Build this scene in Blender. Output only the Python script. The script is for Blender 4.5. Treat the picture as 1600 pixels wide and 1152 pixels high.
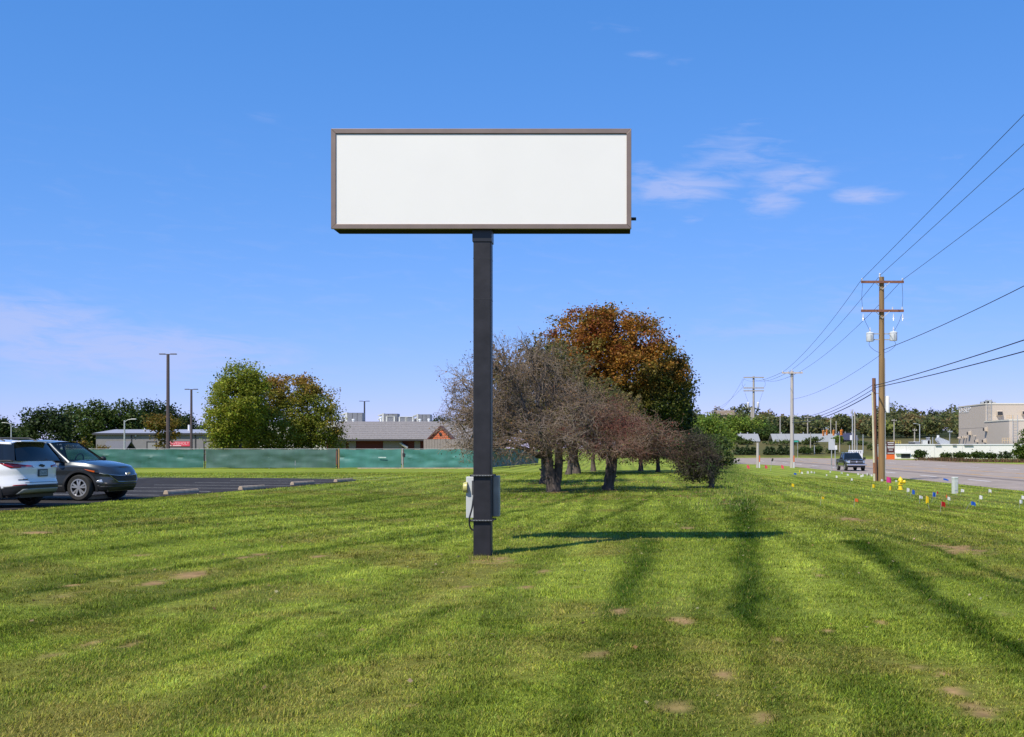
import bpy, math, random
import numpy as np
from mathutils import Vector, Matrix

for o in list(bpy.data.objects):
    bpy.data.objects.remove(o)
S = bpy.context.scene
COL = S.collection
R = math.radians
rnd = random.Random(7)

# ------------------------------------------------------------------ camera
F, CX, CY, EYE = 1800.0, 962.0, 700.0, 1.6     # focal length and axis of the photograph (px of the 1600x1152 frame)
cam_d = bpy.data.cameras.new('camera'); cam = bpy.data.objects.new('camera', cam_d); COL.objects.link(cam)
cam.location = (0, 0, EYE); cam.rotation_euler = (R(90), 0, 0)
cam_d.sensor_width = 36; cam_d.lens = 36 * F / 1600
cam_d.shift_x = (800 - CX) / 1600; cam_d.shift_y = (CY - 576) / 1600
cam_d.clip_end = 6000; cam_d.clip_start = 0.05
S.camera = cam
D = F / 1400

# ------------------------------------------------------------------ light
SUN = Vector((-0.48, -0.70, 1.0)).normalized()          # towards the sun
elev = math.asin(SUN.z); azim = math.atan2(SUN.x, SUN.y)
sd = bpy.data.lights.new('sun', 'SUN'); so = bpy.data.objects.new('sun', sd); COL.objects.link(so)
sd.energy = 4.3; sd.angle = R(0.53); sd.color = (1.0, 0.93, 0.81)
so.rotation_euler = SUN.to_track_quat('Z', 'Y').to_euler(); so.location = (-30, -30, 60)
S.view_settings.view_transform = 'Standard'; S.view_settings.look = 'None'
S.view_settings.exposure = 0.35; S.view_settings.gamma = 1.0
S.view_settings.use_curve_mapping = False
S.cycles.max_bounces = 6; S.cycles.transparent_max_bounces = 12

W = bpy.data.worlds.new('World'); S.world = W; W.use_nodes = True
nt = W.node_tree; nt.nodes.clear()
def wn(t, **k):
    n = nt.nodes.new(t)
    for a, b in k.items(): setattr(n, a, b)
    return n
def wm(op, a, b=None, c=None, clamp=False):
    n = wn('ShaderNodeMath', operation=op, use_clamp=clamp)
    for i, v in enumerate((a, b, c)):
        if v is None: continue
        if isinstance(v, (int, float)): n.inputs[i].default_value = v
        else: nt.links.new(v, n.inputs[i])
    return n.outputs[0]
sky = wn('ShaderNodeTexSky', sky_type='NISHITA', sun_disc=False)
sky.sun_elevation = elev; sky.sun_rotation = azim
sky.altitude = 1500; sky.air_density = 1.0; sky.dust_density = 0.0; sky.ozone_density = 6.0
# the camera's response to the sky: one gain and gamma a channel, the same in every direction
K_ = 1 / (.1 * 2 ** .35)
ss = wn('ShaderNodeSeparateColor'); nt.links.new(sky.outputs[0], ss.inputs[0]); grade = wn('ShaderNodeCombineColor')
for i, (gain, gam) in enumerate(((.095, 1.0), (.204, .58), (.405, .49))):
    nt.links.new(wm('MULTIPLY', wm('POWER', wm('MAXIMUM', ss.outputs[i], 0.0), gam), gain * K_), grade.inputs[i])
tc = wn('ShaderNodeTexCoord'); sep = wn('ShaderNodeSeparateXYZ'); nt.links.new(tc.outputs['Generated'], sep.inputs[0])
az = wm('ARCTAN2', sep.outputs[0], sep.outputs[1]); el = wm('ARCSINE', sep.outputs[2])
comb = wn('ShaderNodeCombineXYZ'); nt.links.new(wm('MULTIPLY', az, 11.0), comb.inputs[0]); nt.links.new(wm('MULTIPLY', wm('ADD', el, wm('MULTIPLY', az, 0.05)), 55.0), comb.inputs[1])
nz = wn('ShaderNodeTexNoise'); nz.inputs['Scale'].default_value = 2.1; nz.inputs['Detail'].default_value = 9; nz.inputs['Roughness'].default_value = 0.62
nz.inputs['Distortion'].default_value = 0.5
nt.links.new(comb.outputs[0], nz.inputs['Vector'])
def dirang(px, py):
    x, z = (px - CX) / F, (CY - py) / F
    return math.atan2(x, 1), math.atan2(z, math.hypot(1, x))
mask = None
for px, py, rx, ry, a in [(1062, 294, 110, 34, 1.0), (1003, 272, 35, 24, .7), (1205, 316, 62, 30, .8), (1240, 280, 80, 40, .8), (1350, 306, 72, 17, 1.0),
                       (1150, 245, 110, 46, .62), (1010, 87, 40, 9, .38), (1066, 98, 32, 13, .3), (1490, 248, 60, 14, .3), (30, 508, 230, 60, 1.0),
                       (190, 550, 340, 60, 1.0), (330, 580, 240, 40, .5), (400, 448, 60, 10, .4), (1160, 515, 190, 22, .45), (1320, 480, 300, 60, .3),
                       (1500, 450, 160, 16, .4), (1450, 600, 260, 40, .3), (1085, 345, 30, 14, .4), (60, 470, 160, 30, .4), (410, 185, 40, 10, .2),
                       (1180, 192, 30, 9, .35), (970, 40, 60, 14, .2)]:
    a0, e0 = dirang(px, py); s = math.cos(a0)
    ra, re = rx / F * s, ry / F * s
    d1 = wm('DIVIDE', wm('SUBTRACT', az, a0), ra); d2 = wm('DIVIDE', wm('SUBTRACT', el, e0), re)
    m = wm('SUBTRACT', 1.0, wm('ADD', wm('MULTIPLY', d1, d1), wm('MULTIPLY', d2, d2)), clamp=True)
    m = wm('MULTIPLY', m, a)
    mask = m if mask is None else wm('MAXIMUM', mask, m)
# thin cirrus all round the low sky, so that the sky outside the frame is of a piece with the part in view
low = wm('MULTIPLY', wm('SUBTRACT', 1.0, wm('DIVIDE', wm('ABSOLUTE', wm('SUBTRACT', el, 0.12)), 0.16), clamp=True), 0.16)
mask = wm('MAXIMUM', mask, low)
cl = wm('MULTIPLY', wm('SUBTRACT', wm('ADD', nz.outputs[0], wm('MULTIPLY', mask, 0.34)), 0.55), 3.4, clamp=True)
cl = wm('MULTIPLY', wm('MULTIPLY', cl, wm('POWER', mask, 0.75)), 0.62, clamp=True)
mixc = wn('ShaderNodeMix', data_type='RGBA'); nt.links.new(cl, mixc.inputs[0])
nt.links.new(grade.outputs[0], mixc.inputs[6])
mixc.inputs[7].default_value = (.52 * K_, .59 * K_, .93 * K_, 1)
bg = wn('ShaderNodeBackground'); bg.inputs[1].default_value = 0.1
nt.links.new(mixc.outputs[2], bg.inputs[0])
wo = wn('ShaderNodeOutputWorld'); nt.links.new(bg.outputs[0], wo.inputs[0])

# ------------------------------------------------------------------ terrain function and pixel helpers
def sst(a, b, x):
    t = np.clip((x - a) / (b - a), 0, 1); return t * t * (3 - 2 * t)
def g(x, y):
    x = np.asarray(x, float); y = np.asarray(y, float)
    right = sst(4, 17, x)
    z = -0.56 * right
    z = z + 0.15 * sst(-4.5, -10, x) * (1 - sst(45 * D, 62 * D, y))
    z = z - 0.30 * sst(48 * D, 80 * D, y) * (1 - right)
    hy = np.interp(y, [0, 192 * D, 232 * D, 300 * D, 420 * D, 600 * D, 2500 * D], [0, 0, 3.6, 5.4, 10.5, 14, 16])
    z = z + hy * sst(-12, 14, x - (y - 200) * 0.0)
    return z
def gz(x, y): return float(g(x, y))
def at(px, py):
    """where the line of sight through a pixel meets the ground"""
    z = 0.0
    for _ in range(60):
        Y = F * (EYE - z) / (py - CY); X = (px - CX) / F * Y; z = .5 * z + .5 * gz(X, Y)
    return Vector((X, Y, gz(X, Y)))
def PX(px, Y): return (px - CX) / F * Y
def PZ(py, Y): return EYE + (CY - py) / F * Y
def PT(px, py, Y): return Vector((PX(px, Y), Y, PZ(py, Y)))

# ------------------------------------------------------------------ noise in numpy
def vnoise(x, y, seed=0):
    xi = np.floor(x).astype(np.int64); yi = np.floor(y).astype(np.int64); xf = x - xi; yf = y - yi
    def h(a, b):
        n = (a * 374761393 + b * 668265263 + seed * 974634777) & 0x7fffffff
        n = ((n ^ (n >> 13)) * 1274126177) & 0x7fffffff
        return ((n ^ (n >> 16)) & 0xffff) / 65535.0
    u = xf * xf * (3 - 2 * xf); v = yf * yf * (3 - 2 * yf)
    return (h(xi, yi) * (1 - u) + h(xi + 1, yi) * u) * (1 - v) + (h(xi, yi + 1) * (1 - u) + h(xi + 1, yi + 1) * u) * v
def fbm(x, y, seed=0, o=4):
    s = 0; a = .5; t = 0
    for k in range(o):
        s = s + a * vnoise(x * 2 ** k + 17.3 * k, y * 2 ** k - 9.1 * k, seed + k); t += a; a *= .55
    return s / t

# ------------------------------------------------------------------ materials
MATS = {}
def mat(name, col, rough=.7, var=.12, scale=8, bump=0, metal=0, spec=.5, detail=4, stretch=None, coat=0, attr=None, transl=0, alpha=None, emit=None):
    if name in MATS: return MATS[name]
    m = bpy.data.materials.new(name); m.use_nodes = True; t = m.node_tree; N = t.nodes; b = N['Principled BSDF']
    b.inputs['Roughness'].default_value = rough; b.inputs['Metallic'].default_value = metal
    b.inputs['Specular IOR Level'].default_value = spec; b.inputs['Coat Weight'].default_value = coat
    b.inputs['Coat Roughness'].default_value = 0.04
    src = None
    if attr:
        a = N.new('ShaderNodeAttribute'); a.attribute_name = attr; src = a.outputs['Color']
    if var or bump:
        c = N.new('ShaderNodeTexCoord'); n = N.new('ShaderNodeTexNoise'); n.inputs['Scale'].default_value = scale; n.inputs['Detail'].default_value = detail
        if stretch:
            mp = N.new('ShaderNodeMapping'); mp.inputs['Scale'].default_value = stretch; t.links.new(c.outputs['Object'], mp.inputs[0]); t.links.new(mp.outputs[0], n.inputs['Vector'])
        else: t.links.new(c.outputs['Object'], n.inputs['Vector'])
    if var:
        r = N.new('ShaderNodeMapRange'); r.inputs[1].default_value = .3; r.inputs[2].default_value = .7
        r.inputs[3].default_value = 1 - var; r.inputs[4].default_value = 1 + var; t.links.new(n.outputs[0], r.inputs[0])
        v = N.new('ShaderNodeVectorMath'); v.operation = 'SCALE'; t.links.new(r.outputs[0], v.inputs[3])
        if src: t.links.new(src, v.inputs[0])
        else: v.inputs[0].default_value = col[:3]
        src = v.outputs[0]
    if src: t.links.new(src, b.inputs['Base Color'])
    else: b.inputs['Base Color'].default_value = (*col[:3], 1)
    if bump:
        bp = N.new('ShaderNodeBump'); bp.inputs['Strength'].default_value = bump; bp.inputs['Distance'].default_value = .02
        t.links.new(n.outputs[0], bp.inputs['Height']); t.links.new(bp.outputs[0], b.inputs['Normal'])
    out = N['Material Output']
    if transl:
        tr = N.new('ShaderNodeBsdfTranslucent'); mx = N.new('ShaderNodeMixShader'); mx.inputs[0].default_value = transl
        if src: t.links.new(src, tr.inputs[0])
        else: tr.inputs[0].default_value = (*col[:3], 1)
        t.links.new(b.outputs[0], mx.inputs[1]); t.links.new(tr.outputs[0], mx.inputs[2]); t.links.new(mx.outputs[0], out.inputs[0])
    if alpha is not None:
        tp = N.new('ShaderNodeBsdfTransparent'); tp.inputs[0].default_value = (.78, .9, .86, 1); mx = N.new('ShaderNodeMixShader'); mx.inputs[0].default_value = alpha
        t.links.new(tp.outputs[0], mx.inputs[1]); t.links.new(b.outputs[0], mx.inputs[2]); t.links.new(mx.outputs[0], out.inputs[0])
    if emit:
        b.inputs['Emission Color'].default_value = (*emit[0], 1); b.inputs['Emission Strength'].default_value = emit[1]
    MATS[name] = m; return m

M_leaf = mat('leaf', (0, 0, 0), rough=.55, var=0, attr='col', transl=.42, spec=.2)
M_needle = mat('needle_leaf', (0, 0, 0), rough=.6, var=0, attr='col', transl=.15, spec=.25)
M_blade = mat('grass_blade', (0, 0, 0), rough=.45, var=0, attr='col', transl=.30, spec=.05)
M_bark = mat('bark', (.085, .066, .055), rough=.9, var=.5, scale=14, bump=.9, stretch=(1, 1, .25))
M_twig = mat('twig_bark', (0, 0, 0), rough=.85, var=.35, scale=9, attr='col')
M_black = mat('black_plastic', (.016, .016, .018), rough=.5, var=.1)
M_rubber = mat('tyre_rubber', (.02, .019, .018), rough=.85, var=.25, scale=12)
M_chrome = mat('chrome', (.75, .75, .77), rough=.15, var=0, metal=1)
M_trim = mat('satin_chrome', (.42, .42, .43), rough=.28, var=0, metal=1)
M_alloy = mat('alloy', (.62, .62, .64), rough=.32, var=.05, metal=.75)
M_wood = mat('pole_wood', (.235, .145, .062), rough=.85, var=.3, scale=10, bump=.5, stretch=(2, 2, .06))
M_redwood = mat('red_brown_pole_wood', (.19, .095, .062), rough=.9, var=.45, scale=14, bump=.6, stretch=(2, 2, .08))
M_greywood = mat('weathered_pole_wood', (.36, .33, .28), rough=.9, var=.2, scale=9, bump=.3, stretch=(2, 2, .08))
M_galv = mat('galvanised_steel', (.42, .43, .43), rough=.5, var=.12, metal=.3)
M_wire = mat('cable_black', (.02, .02, .024), rough=.6, var=0)
M_white = mat('white_paint', (.70, .70, .69), rough=.5, var=.05, scale=3)
M_concrete = mat('concrete', (.40, .31, .22), rough=.9, var=.22, scale=6, bump=.3)
M_rust = mat('rusty_brown_arm', (.20, .085, .055), rough=.85, var=.3, scale=6)
M_porc = mat('porcelain', (.6, .6, .62), rough=.25, var=0)

# ------------------------------------------------------------------ object helpers
def tag(o, label=None, cat=None, group=None, kind=None):
    if label: o['label'] = label
    if cat: o['category'] = cat
    if group: o['group'] = group
    if kind: o['kind'] = kind
    return o
def thing(name, label, cat, loc=(0, 0, 0), rz=0, group=None):
    o = bpy.data.objects.new(name, None); COL.objects.link(o); o.empty_display_size = .2
    o.location = loc; o.rotation_euler = (0, 0, rz)
    return tag(o, label, cat, group)
def link_mesh(name, me, m, parent=None):
    if m is not None and not me.materials: me.materials.append(m)
    o = bpy.data.objects.new(name, me); COL.objects.link(o)
    if parent is not None: o.parent = parent
    return o
class MB:
    def __init__(s): s.v = []; s.f = []
    def add(s, vs, fs):
        b = len(s.v); s.v.extend([tuple(v) for v in vs]); s.f.extend([tuple(b + i for i in f) for f in fs]); return s
    def box(s, c, d, rz=0, rx=0, ry=0):
        M = Matrix.Rotation(rz, 3, 'Z') @ Matrix.Rotation(ry, 3, 'Y') @ Matrix.Rotation(rx, 3, 'X'); c = Vector(c)
        vs = [c + M @ Vector((sx * d[0] / 2, sy * d[1] / 2, sz * d[2] / 2)) for sx in (-1, 1) for sy in (-1, 1) for sz in (-1, 1)]
        return s.add(vs, [(0, 1, 3, 2), (4, 6, 7, 5), (0, 4, 5, 1), (2, 3, 7, 6), (0, 2, 6, 4), (1, 5, 7, 3)])
    def b2(s, x0, x1, y0, y1, z0, z1): return s.box(((x0 + x1) / 2, (y0 + y1) / 2, (z0 + z1) / 2), (abs(x1 - x0), abs(y1 - y0), abs(z1 - z0)))
    def tube(s, p0, p1, r0, r1=None, n=8, caps=True):
        r1 = r0 if r1 is None else r1; p0 = Vector(p0); p1 = Vector(p1); d = (p1 - p0).normalized()
        a = d.orthogonal().normalized(); b = d.cross(a); vs = []
        for p, r in ((p0, r0), (p1, r1)):
            for k in range(n):
                t = 2 * math.pi * k / n; vs.append(p + a * (math.cos(t) * r) + b * (math.sin(t) * r))
        fs = [(k, (k + 1) % n, n + (k + 1) % n, n + k) for k in range(n)]
        if caps: fs += [tuple(range(n - 1, -1, -1)), tuple(range(n, 2 * n))]
        return s.add(vs, fs)
    def path(s, pts, r, n=6):
        pts = [Vector(p) for p in pts]; vs = []; L = len(pts); ref = None
        for i, p in enumerate(pts):
            d = (pts[min(i + 1, L - 1)] - pts[max(i - 1, 0)]).normalized()
            a = d.orthogonal().normalized() if ref is None else (ref - d * ref.dot(d)).normalized()
            ref = a; b = d.cross(a); rr = r[i] if isinstance(r, (list, tuple)) else r
            vs += [p + a * (math.cos(2 * math.pi * k / n) * rr) + b * (math.sin(2 * math.pi * k / n) * rr) for k in range(n)]
        fs = [(i * n + k, i * n + (k + 1) % n, (i + 1) * n + (k + 1) % n, (i + 1) * n + k) for i in range(L - 1) for k in range(n)]
        fs += [tuple(range(n - 1, -1, -1)), tuple((L - 1) * n + k for k in range(n))]
        return s.add(vs, fs)
    def lathe(s, prof, o=(0, 0, 0), n=16, axis='Z', caps=True):
        vs = []
        for r, h in prof:
            for k in range(n):
                t = 2 * math.pi * k / n; a, b = r * math.cos(t), r * math.sin(t)
                vs.append((o[0] + a, o[1] + b, o[2] + h) if axis == 'Z' else ((o[0] + a, o[1] + h, o[2] + b) if axis == 'Y' else (o[0] + h, o[1] + a, o[2] + b)))
        L = len(prof)
        fs = [(i * n + k, i * n + (k + 1) % n, (i + 1) * n + (k + 1) % n, (i + 1) * n + k) for i in range(L - 1) for k in range(n)]
        if caps and prof[0][0] > 1e-4: fs.append(tuple(range(n - 1, -1, -1)))
        if caps and prof[-1][0] > 1e-4: fs.append(tuple((L - 1) * n + k for k in range(n)))
        return s.add(vs, fs)
    def prism(s, poly, h0, h1, plane='XZ'):
        n = len(poly); mk = {'XZ': lambda a, b, h: (a, h, b), 'XY': lambda a, b, h: (a, b, h), 'YZ': lambda a, b, h: (h, a, b)}[plane]
        return s.add([mk(a, b, h) for h in (h0, h1) for a, b in poly], [tuple(range(n - 1, -1, -1)), tuple(range(n, 2 * n))] + [(k, (k + 1) % n, n + (k + 1) % n, n + k) for k in range(n)])
    def build(s, name, m, parent=None, smooth=False, bevel=0, kind=None):
        me = bpy.data.meshes.new(name); me.from_pydata(s.v, [], s.f)
        me.validate()
        import bmesh
        bm = bmesh.new(); bm.from_mesh(me); bmesh.ops.recalc_face_normals(bm, faces=bm.faces); bm.to_mesh(me); bm.free()
        if smooth:
            me.polygons.foreach_set('use_smooth', [True] * len(me.polygons))
            try: me.set_sharp_from_angle(angle=R(40))
            except Exception: pass
        o = link_mesh(name, me, m, parent)
        if bevel:
            b = o.modifiers.new('bevel', 'BEVEL'); b.width = bevel; b.segments = 2; b.limit_method = 'ANGLE'
        if kind: o['kind'] = kind
        return o
def np_mesh(name, V, Fq, m, parent=None, col=None, smooth=False):
    """mesh straight from arrays; Fq is (n,3) or (n,4); col is one colour a vertex"""
    me = bpy.data.meshes.new(name); V = np.asarray(V, np.float32); Fq = np.asarray(Fq, np.int32); k = Fq.shape[1]
    me.vertices.add(len(V)); me.vertices.foreach_set('co', V.ravel())
    me.loops.add(Fq.size); me.loops.foreach_set('vertex_index', Fq.ravel())
    me.polygons.add(len(Fq)); me.polygons.foreach_set('loop_start', np.arange(0, Fq.size, k, dtype=np.int32))
    me.polygons.foreach_set('loop_total', np.full(len(Fq), k, np.int32))
    if smooth: me.polygons.foreach_set('use_smooth', np.ones(len(Fq), bool))
    if col is not None:
        a = me.color_attributes.new('col', 'FLOAT_COLOR', 'POINT'); c = np.ones((len(V), 4), np.float32); c[:, :3] = col
        a.data.foreach_set('color', c.ravel())
    me.update(calc_edges=True)
    return link_mesh(name, me, m, parent)
def copy_tree(o, parent=None):
    c = o.copy(); COL.objects.link(c)
    if parent is not None: c.parent = parent
    for ch in [x for x in bpy.data.objects if x.parent == o]: copy_tree(ch, c)
    return c
def text(name, body, m, size, parent, loc, rot=(R(90), 0, 0), ext=.004, sx=1.0):
    c = bpy.data.curves.new(name, 'FONT'); c.body = body; c.size = size; c.extrude = ext; c.align_x = 'CENTER'; c.align_y = 'CENTER'
    c.materials.append(m); o = bpy.data.objects.new(name, c); COL.objects.link(o); o.parent = parent; o.location = loc; o.scale = (1, 1, 1)
    dg = bpy.context.evaluated_depsgraph_get(); me = bpy.data.meshes.new_from_object(o.evaluated_get(dg)); bpy.data.objects.remove(o)
    o = link_mesh(name, me, m, parent); o.location = loc; o.rotation_euler = rot; o.scale = (sx, 1, 1); o['kind'] = 'stuff'
    return o

# ------------------------------------------------------------------ lawn colour (lay, wear and species of the turf)
G_LIGHT = np.array((.355, .425, .056)); G_MID = np.array((.245, .312, .034)); G_DARK = np.array((.060, .108, .008))
G_TAN = np.array((.265, .245, .046)); G_DIRT = np.array((.34, .215, .095))
def px_line(pts): return np.array([tuple(at(*p))[:2] for p in pts])
STRIPES = [   # (pixel track of a mowing line, half width in px, strength)
    ([(-60, 848), (100, 831), (200, 821), (330, 812), (480, 795), (600, 780), (735, 765)], 8, .62),
    ([(150, 812), (300, 799), (450, 785), (600, 769), (735, 754)], 5, .4),
    ([(-60, 890), (130, 863), (330, 838), (480, 821), (650, 806), (735, 798)], 11, .62),
    ([(-60, 948), (120, 911), (280, 886), (420, 868), (560, 850), (700, 832)], 19, .66),
    ([(-60, 1004), (120, 966), (240, 942), (350, 918), (460, 900)], 34, .60),
    ([(120, 1070), (200, 1051), (290, 1035), (370, 1004), (430, 976), (480, 956), (560, 936), (650, 922)], 15, .62),
    ([(400, 1040), (500, 1028), (560, 1020), (610, 1003), (655, 980), (700, 950)], 30, .55),
    ([(260, 1160), (340, 1142), (420, 1130), (520, 1106), (600, 1080)], 16, .4),
    ([(-60, 811), (160, 793), (300, 782), (420, 771), (560, 760), (740, 745)], 4, .35),
    ([(780, 806), (850, 792), (905, 776), (965, 764)], 9, .7), ([(880, 832), (950, 808), (995, 790), (1015, 776)], 10, .7),
    ([(770, 786), (830, 774), (880, 764)], 6, .6), ([(720, 812), (800, 800), (850, 790)], 6, .45), ([(1010, 822), (1050, 800), (1075, 780)], 9, .4),
    ([(1012, 846), (1003, 880), (985, 920), (964, 965)], 34, .82), ([(962, 970), (942, 1010), (925, 1060), (902, 1110), (872, 1165)], 40, .42), ([(925, 1070), (905, 1110), (880, 1165)], 30, .45),
    ([(1163, 780), (1161, 830), (1164, 880), (1170, 930), (1178, 985)], 31, .86), ([(1180, 990), (1190, 1040), (1200, 1090), (1208, 1165)], 36, .40),
    ([(1085, 850), (1080, 900), (1075, 950), (1070, 990)], 62, .34),
    ([(1335, 846), (1400, 888), (1440, 922), (1500, 962), (1560, 1000), (1640, 1050)], 30, .85), ([(1345, 828), (1400, 840), (1470, 862), (1540, 890), (1640, 925)], 17, .70), ([(1480, 945), (1540, 985), (1610, 1025)], 34, .5),
    ([(1180, 742), (1205, 764), (1235, 784)], 9, .5), ([(1235, 742), (1290, 764), (1345, 786), (1420, 800)], 6, .5), ([(1270, 738), (1350, 758), (1450, 782), (1600, 806)], 5, .5),
    ([(1385, 768), (1500, 785), (1620, 792)], 4, .4),
]
LIGHTS = [([(-60, 862), (120, 846), (300, 828), (480, 806), (720, 778)], 12), ([(-60, 905), (200, 876), (400, 850), (600, 828), (720, 815)], 14), ([(-60, 1040), (160, 1010), (330, 962), (520, 905), (650, 872)], 26), ([(60, 1130), (330, 1062), (470, 1000), (640, 950), (760, 900)], 26),
    ([(560, 1160), (680, 1060), (790, 960), (870, 880), (930, 840)], 40), ([(1235, 770), (1245, 860), (1265, 960), (1300, 1080), (1330, 1160)], 40), ([(1085, 860), (1070, 920), (1055, 990)], 30), ([(1250, 790), (1380, 900), (1480, 1000), (1560, 1110)], 26), ([(810, 798), (900, 785), (985, 764)], 7), ([(850, 822), (960, 794), (1050, 768)], 8)]
STRIPES_W = []
for pts, hw, st in STRIPES:
    L = px_line(pts); ym = [p[1] for p in pts]; STRIPES_W.append((L, [hw / F * y * .8 for y in L[:, 1]], st))
LIGHTS_W = [(px_line(p), [h / F * q * .8 for q in px_line(p)[:, 1]]) for p, h in LIGHTS]
PATCHES = [(100, 930, 20), (115, 915, 11), (178, 908, 14), (240, 911, 22), (300, 897, 40), (220, 868, 16), (150, 1006, 28), (80, 1028, 22), (410, 868, 26), (495, 870, 14),
           (557, 908, 9), (730, 918, 17), (850, 895, 16), (822, 918, 13), (898, 918, 13), (1068, 912, 9), (1062, 937, 9), (968, 955, 22), (1065, 970, 30), (1210, 1000, 22),
           (1255, 1035, 17), (1245, 1080, 9), (1430, 1040, 16), (1470, 1052, 13), (1500, 1085, 26), (1532, 1115, 48), (1560, 958, 13), (1405, 998, 13), (1375, 972, 18),
           (1295, 986, 11), (1060, 1112, 44), (1130, 1055, 22), (935, 1024, 30), (500, 995, 16), (565, 985, 9), (1075, 826, 16), (1136, 788, 18), (768, 874, 44), (60, 833, 30),
           (1280, 900, 14), (1500, 858, 60), (1330, 812, 40), (640, 1100, 18), (210, 1008, 20), (1190, 1125, 25), (872, 769, 26), (955, 766, 18), (1440, 1005, 10), (380, 873, 14)]
PATCH_W = [(at(x, y), r / F * at(x, y).y) for x, y, r in PATCHES]
DRAB = [(480, 1090, 260, 60, .75), (1120, 1080, 200, 80, .7), (1450, 830, 190, 36, .55), (120, 1060, 150, 40, .6), (820, 860, 120, 18, .35), (1240, 800, 90, 22, .4), (640, 985, 80, 20, .3),
        (60, 830, 130, 12, .45), (1520, 1090, 120, 50, .5), (330, 900, 120, 22, .4), (1100, 960, 110, 30, .35), (870, 1130, 90, 30, .3)]
DRAB_W = [(at(x, y), rx / F * at(x, y).y, abs(at(x, y + ry).y - at(x, y - ry).y) / 2, a) for x, y, rx, ry, a in DRAB]
def seg_dist(x, y, L, w):
    best = np.full(x.shape, 9.0)
    for (a, b, wa, wb) in zip(L[:-1], L[1:], w[:-1], w[1:]):
        d = b - a; t = np.clip(((x - a[0]) * d[0] + (y - a[1]) * d[1]) / (d @ d), 0, 1)
        best = np.minimum(best, np.hypot(x - a[0] - t * d[0], y - a[1] - t * d[1]) / (wa + (wb - wa) * t))
    return best
def lawn(x, y):
    """colour, lushness (0..1), bareness (0..1) of the turf"""
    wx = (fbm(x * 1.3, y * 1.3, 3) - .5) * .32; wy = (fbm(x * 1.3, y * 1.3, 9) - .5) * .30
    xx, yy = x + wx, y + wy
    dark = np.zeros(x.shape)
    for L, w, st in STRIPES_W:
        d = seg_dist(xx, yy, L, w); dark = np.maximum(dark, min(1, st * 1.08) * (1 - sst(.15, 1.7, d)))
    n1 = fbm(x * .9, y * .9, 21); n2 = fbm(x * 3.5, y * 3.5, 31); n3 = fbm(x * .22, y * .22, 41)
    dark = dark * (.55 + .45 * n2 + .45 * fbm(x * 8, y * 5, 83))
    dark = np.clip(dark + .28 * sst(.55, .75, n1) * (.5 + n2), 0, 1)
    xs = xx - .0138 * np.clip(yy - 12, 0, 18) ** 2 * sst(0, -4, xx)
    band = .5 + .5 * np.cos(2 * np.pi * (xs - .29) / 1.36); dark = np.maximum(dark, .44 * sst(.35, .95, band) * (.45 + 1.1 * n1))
    drab = .85 * sst(.48, .76, fbm(x * .55 + 7, y * .55, 51))
    for c, rx, ry, a in DRAB_W:
        drab = np.maximum(drab, a * (1 - sst(.3, 1.2, np.hypot((x - c.x) / rx, (y - c.y) / ry))) * (.45 + 1.1 * n2))
    drab = np.clip(drab, 0, 1) * (1 - .75 * dark)
    bare = np.zeros(x.shape); nb = (fbm(x * 4.5, y * 4.5, 61) - .5) * 2.0 + (fbm(x * 15, y * 15, 63) - .5) * 1.5
    for c, r in PATCH_W:
        bare = np.maximum(bare, 1 - sst(.35, 1.05, np.hypot(x - c.x, (y - c.y) * .40) / r + nb * .62 + .22))
    light = np.clip(.5 + 1.7 * (n3 - .5) + .9 * (n2 - .5), 0, 1)[..., None]
    lay_ = np.zeros(x.shape)
    for L, w in LIGHTS_W: lay_ = np.maximum(lay_, 1 - sst(.2, 1.3, seg_dist(xx, yy, L, w)))
    light = np.clip(light * .8 + lay_[..., None] * .95 * (.5 + n2[..., None]), 0, 1.35)
    c = G_MID * (1 - light) + G_LIGHT * light
    c = c * (1 - drab[..., None]) + (G_TAN * (.75 + .5 * n2[..., None])) * drab[..., None]
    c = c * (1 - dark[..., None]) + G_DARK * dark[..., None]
    c = c * (1 - bare[..., None]) + (G_DIRT * (.7 + .6 * n2[..., None])) * bare[..., None]
    return c, dark, bare, drab

# ------------------------------------------------------------------ roads and lot outlines
ROAD_X = 20.4
LOT_NEAR = [tuple(at(*p))[:2] for p in [(-260, 824), (-80, 806), (0, 799), (80, 792), (160, 785), (260, 776), (365, 768.5), (430, 763), (480, 758.5), (520, 755), (556, 752)]]
LOT_FAR = [tuple(at(*p))[:2] for p in [(556, 749.5), (440, 747.5), (215, 746.5), (0, 746), (-300, 746)]]
LOT = LOT_NEAR + LOT_FAR
ROAD_FAR = [(47, 20), (47, 60 * D)] + [tuple(at(*p))[:2] for p in [(1640, 729.5), (1600, 727.2), (1502, 723.8), (1435, 720.2), (1353, 718.2), (1240, 716.2), (1145, 715.2), (1100, 714.6)]]
ROAD_NEAR = [(ROAD_X, -40), (ROAD_X, 96 * D), (20.2, 108 * D), (19.0, 116 * D), (15.5, 121 * D), (8, 128 * D)]
ROAD = ROAD_NEAR + ROAD_FAR[::-1] + [(47, -40)]
def inside(poly, x, y):
    r = np.zeros(x.shape, bool); n = len(poly)
    for i in range(n):
        (x0, y0), (x1, y1) = poly[i], poly[(i + 1) % n]
        if y0 == y1: continue
        r ^= ((y0 > y) != (y1 > y)) & (x < (x1 - x0) * (y - y0) / (y1 - y0) + x0)
    return r

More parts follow.
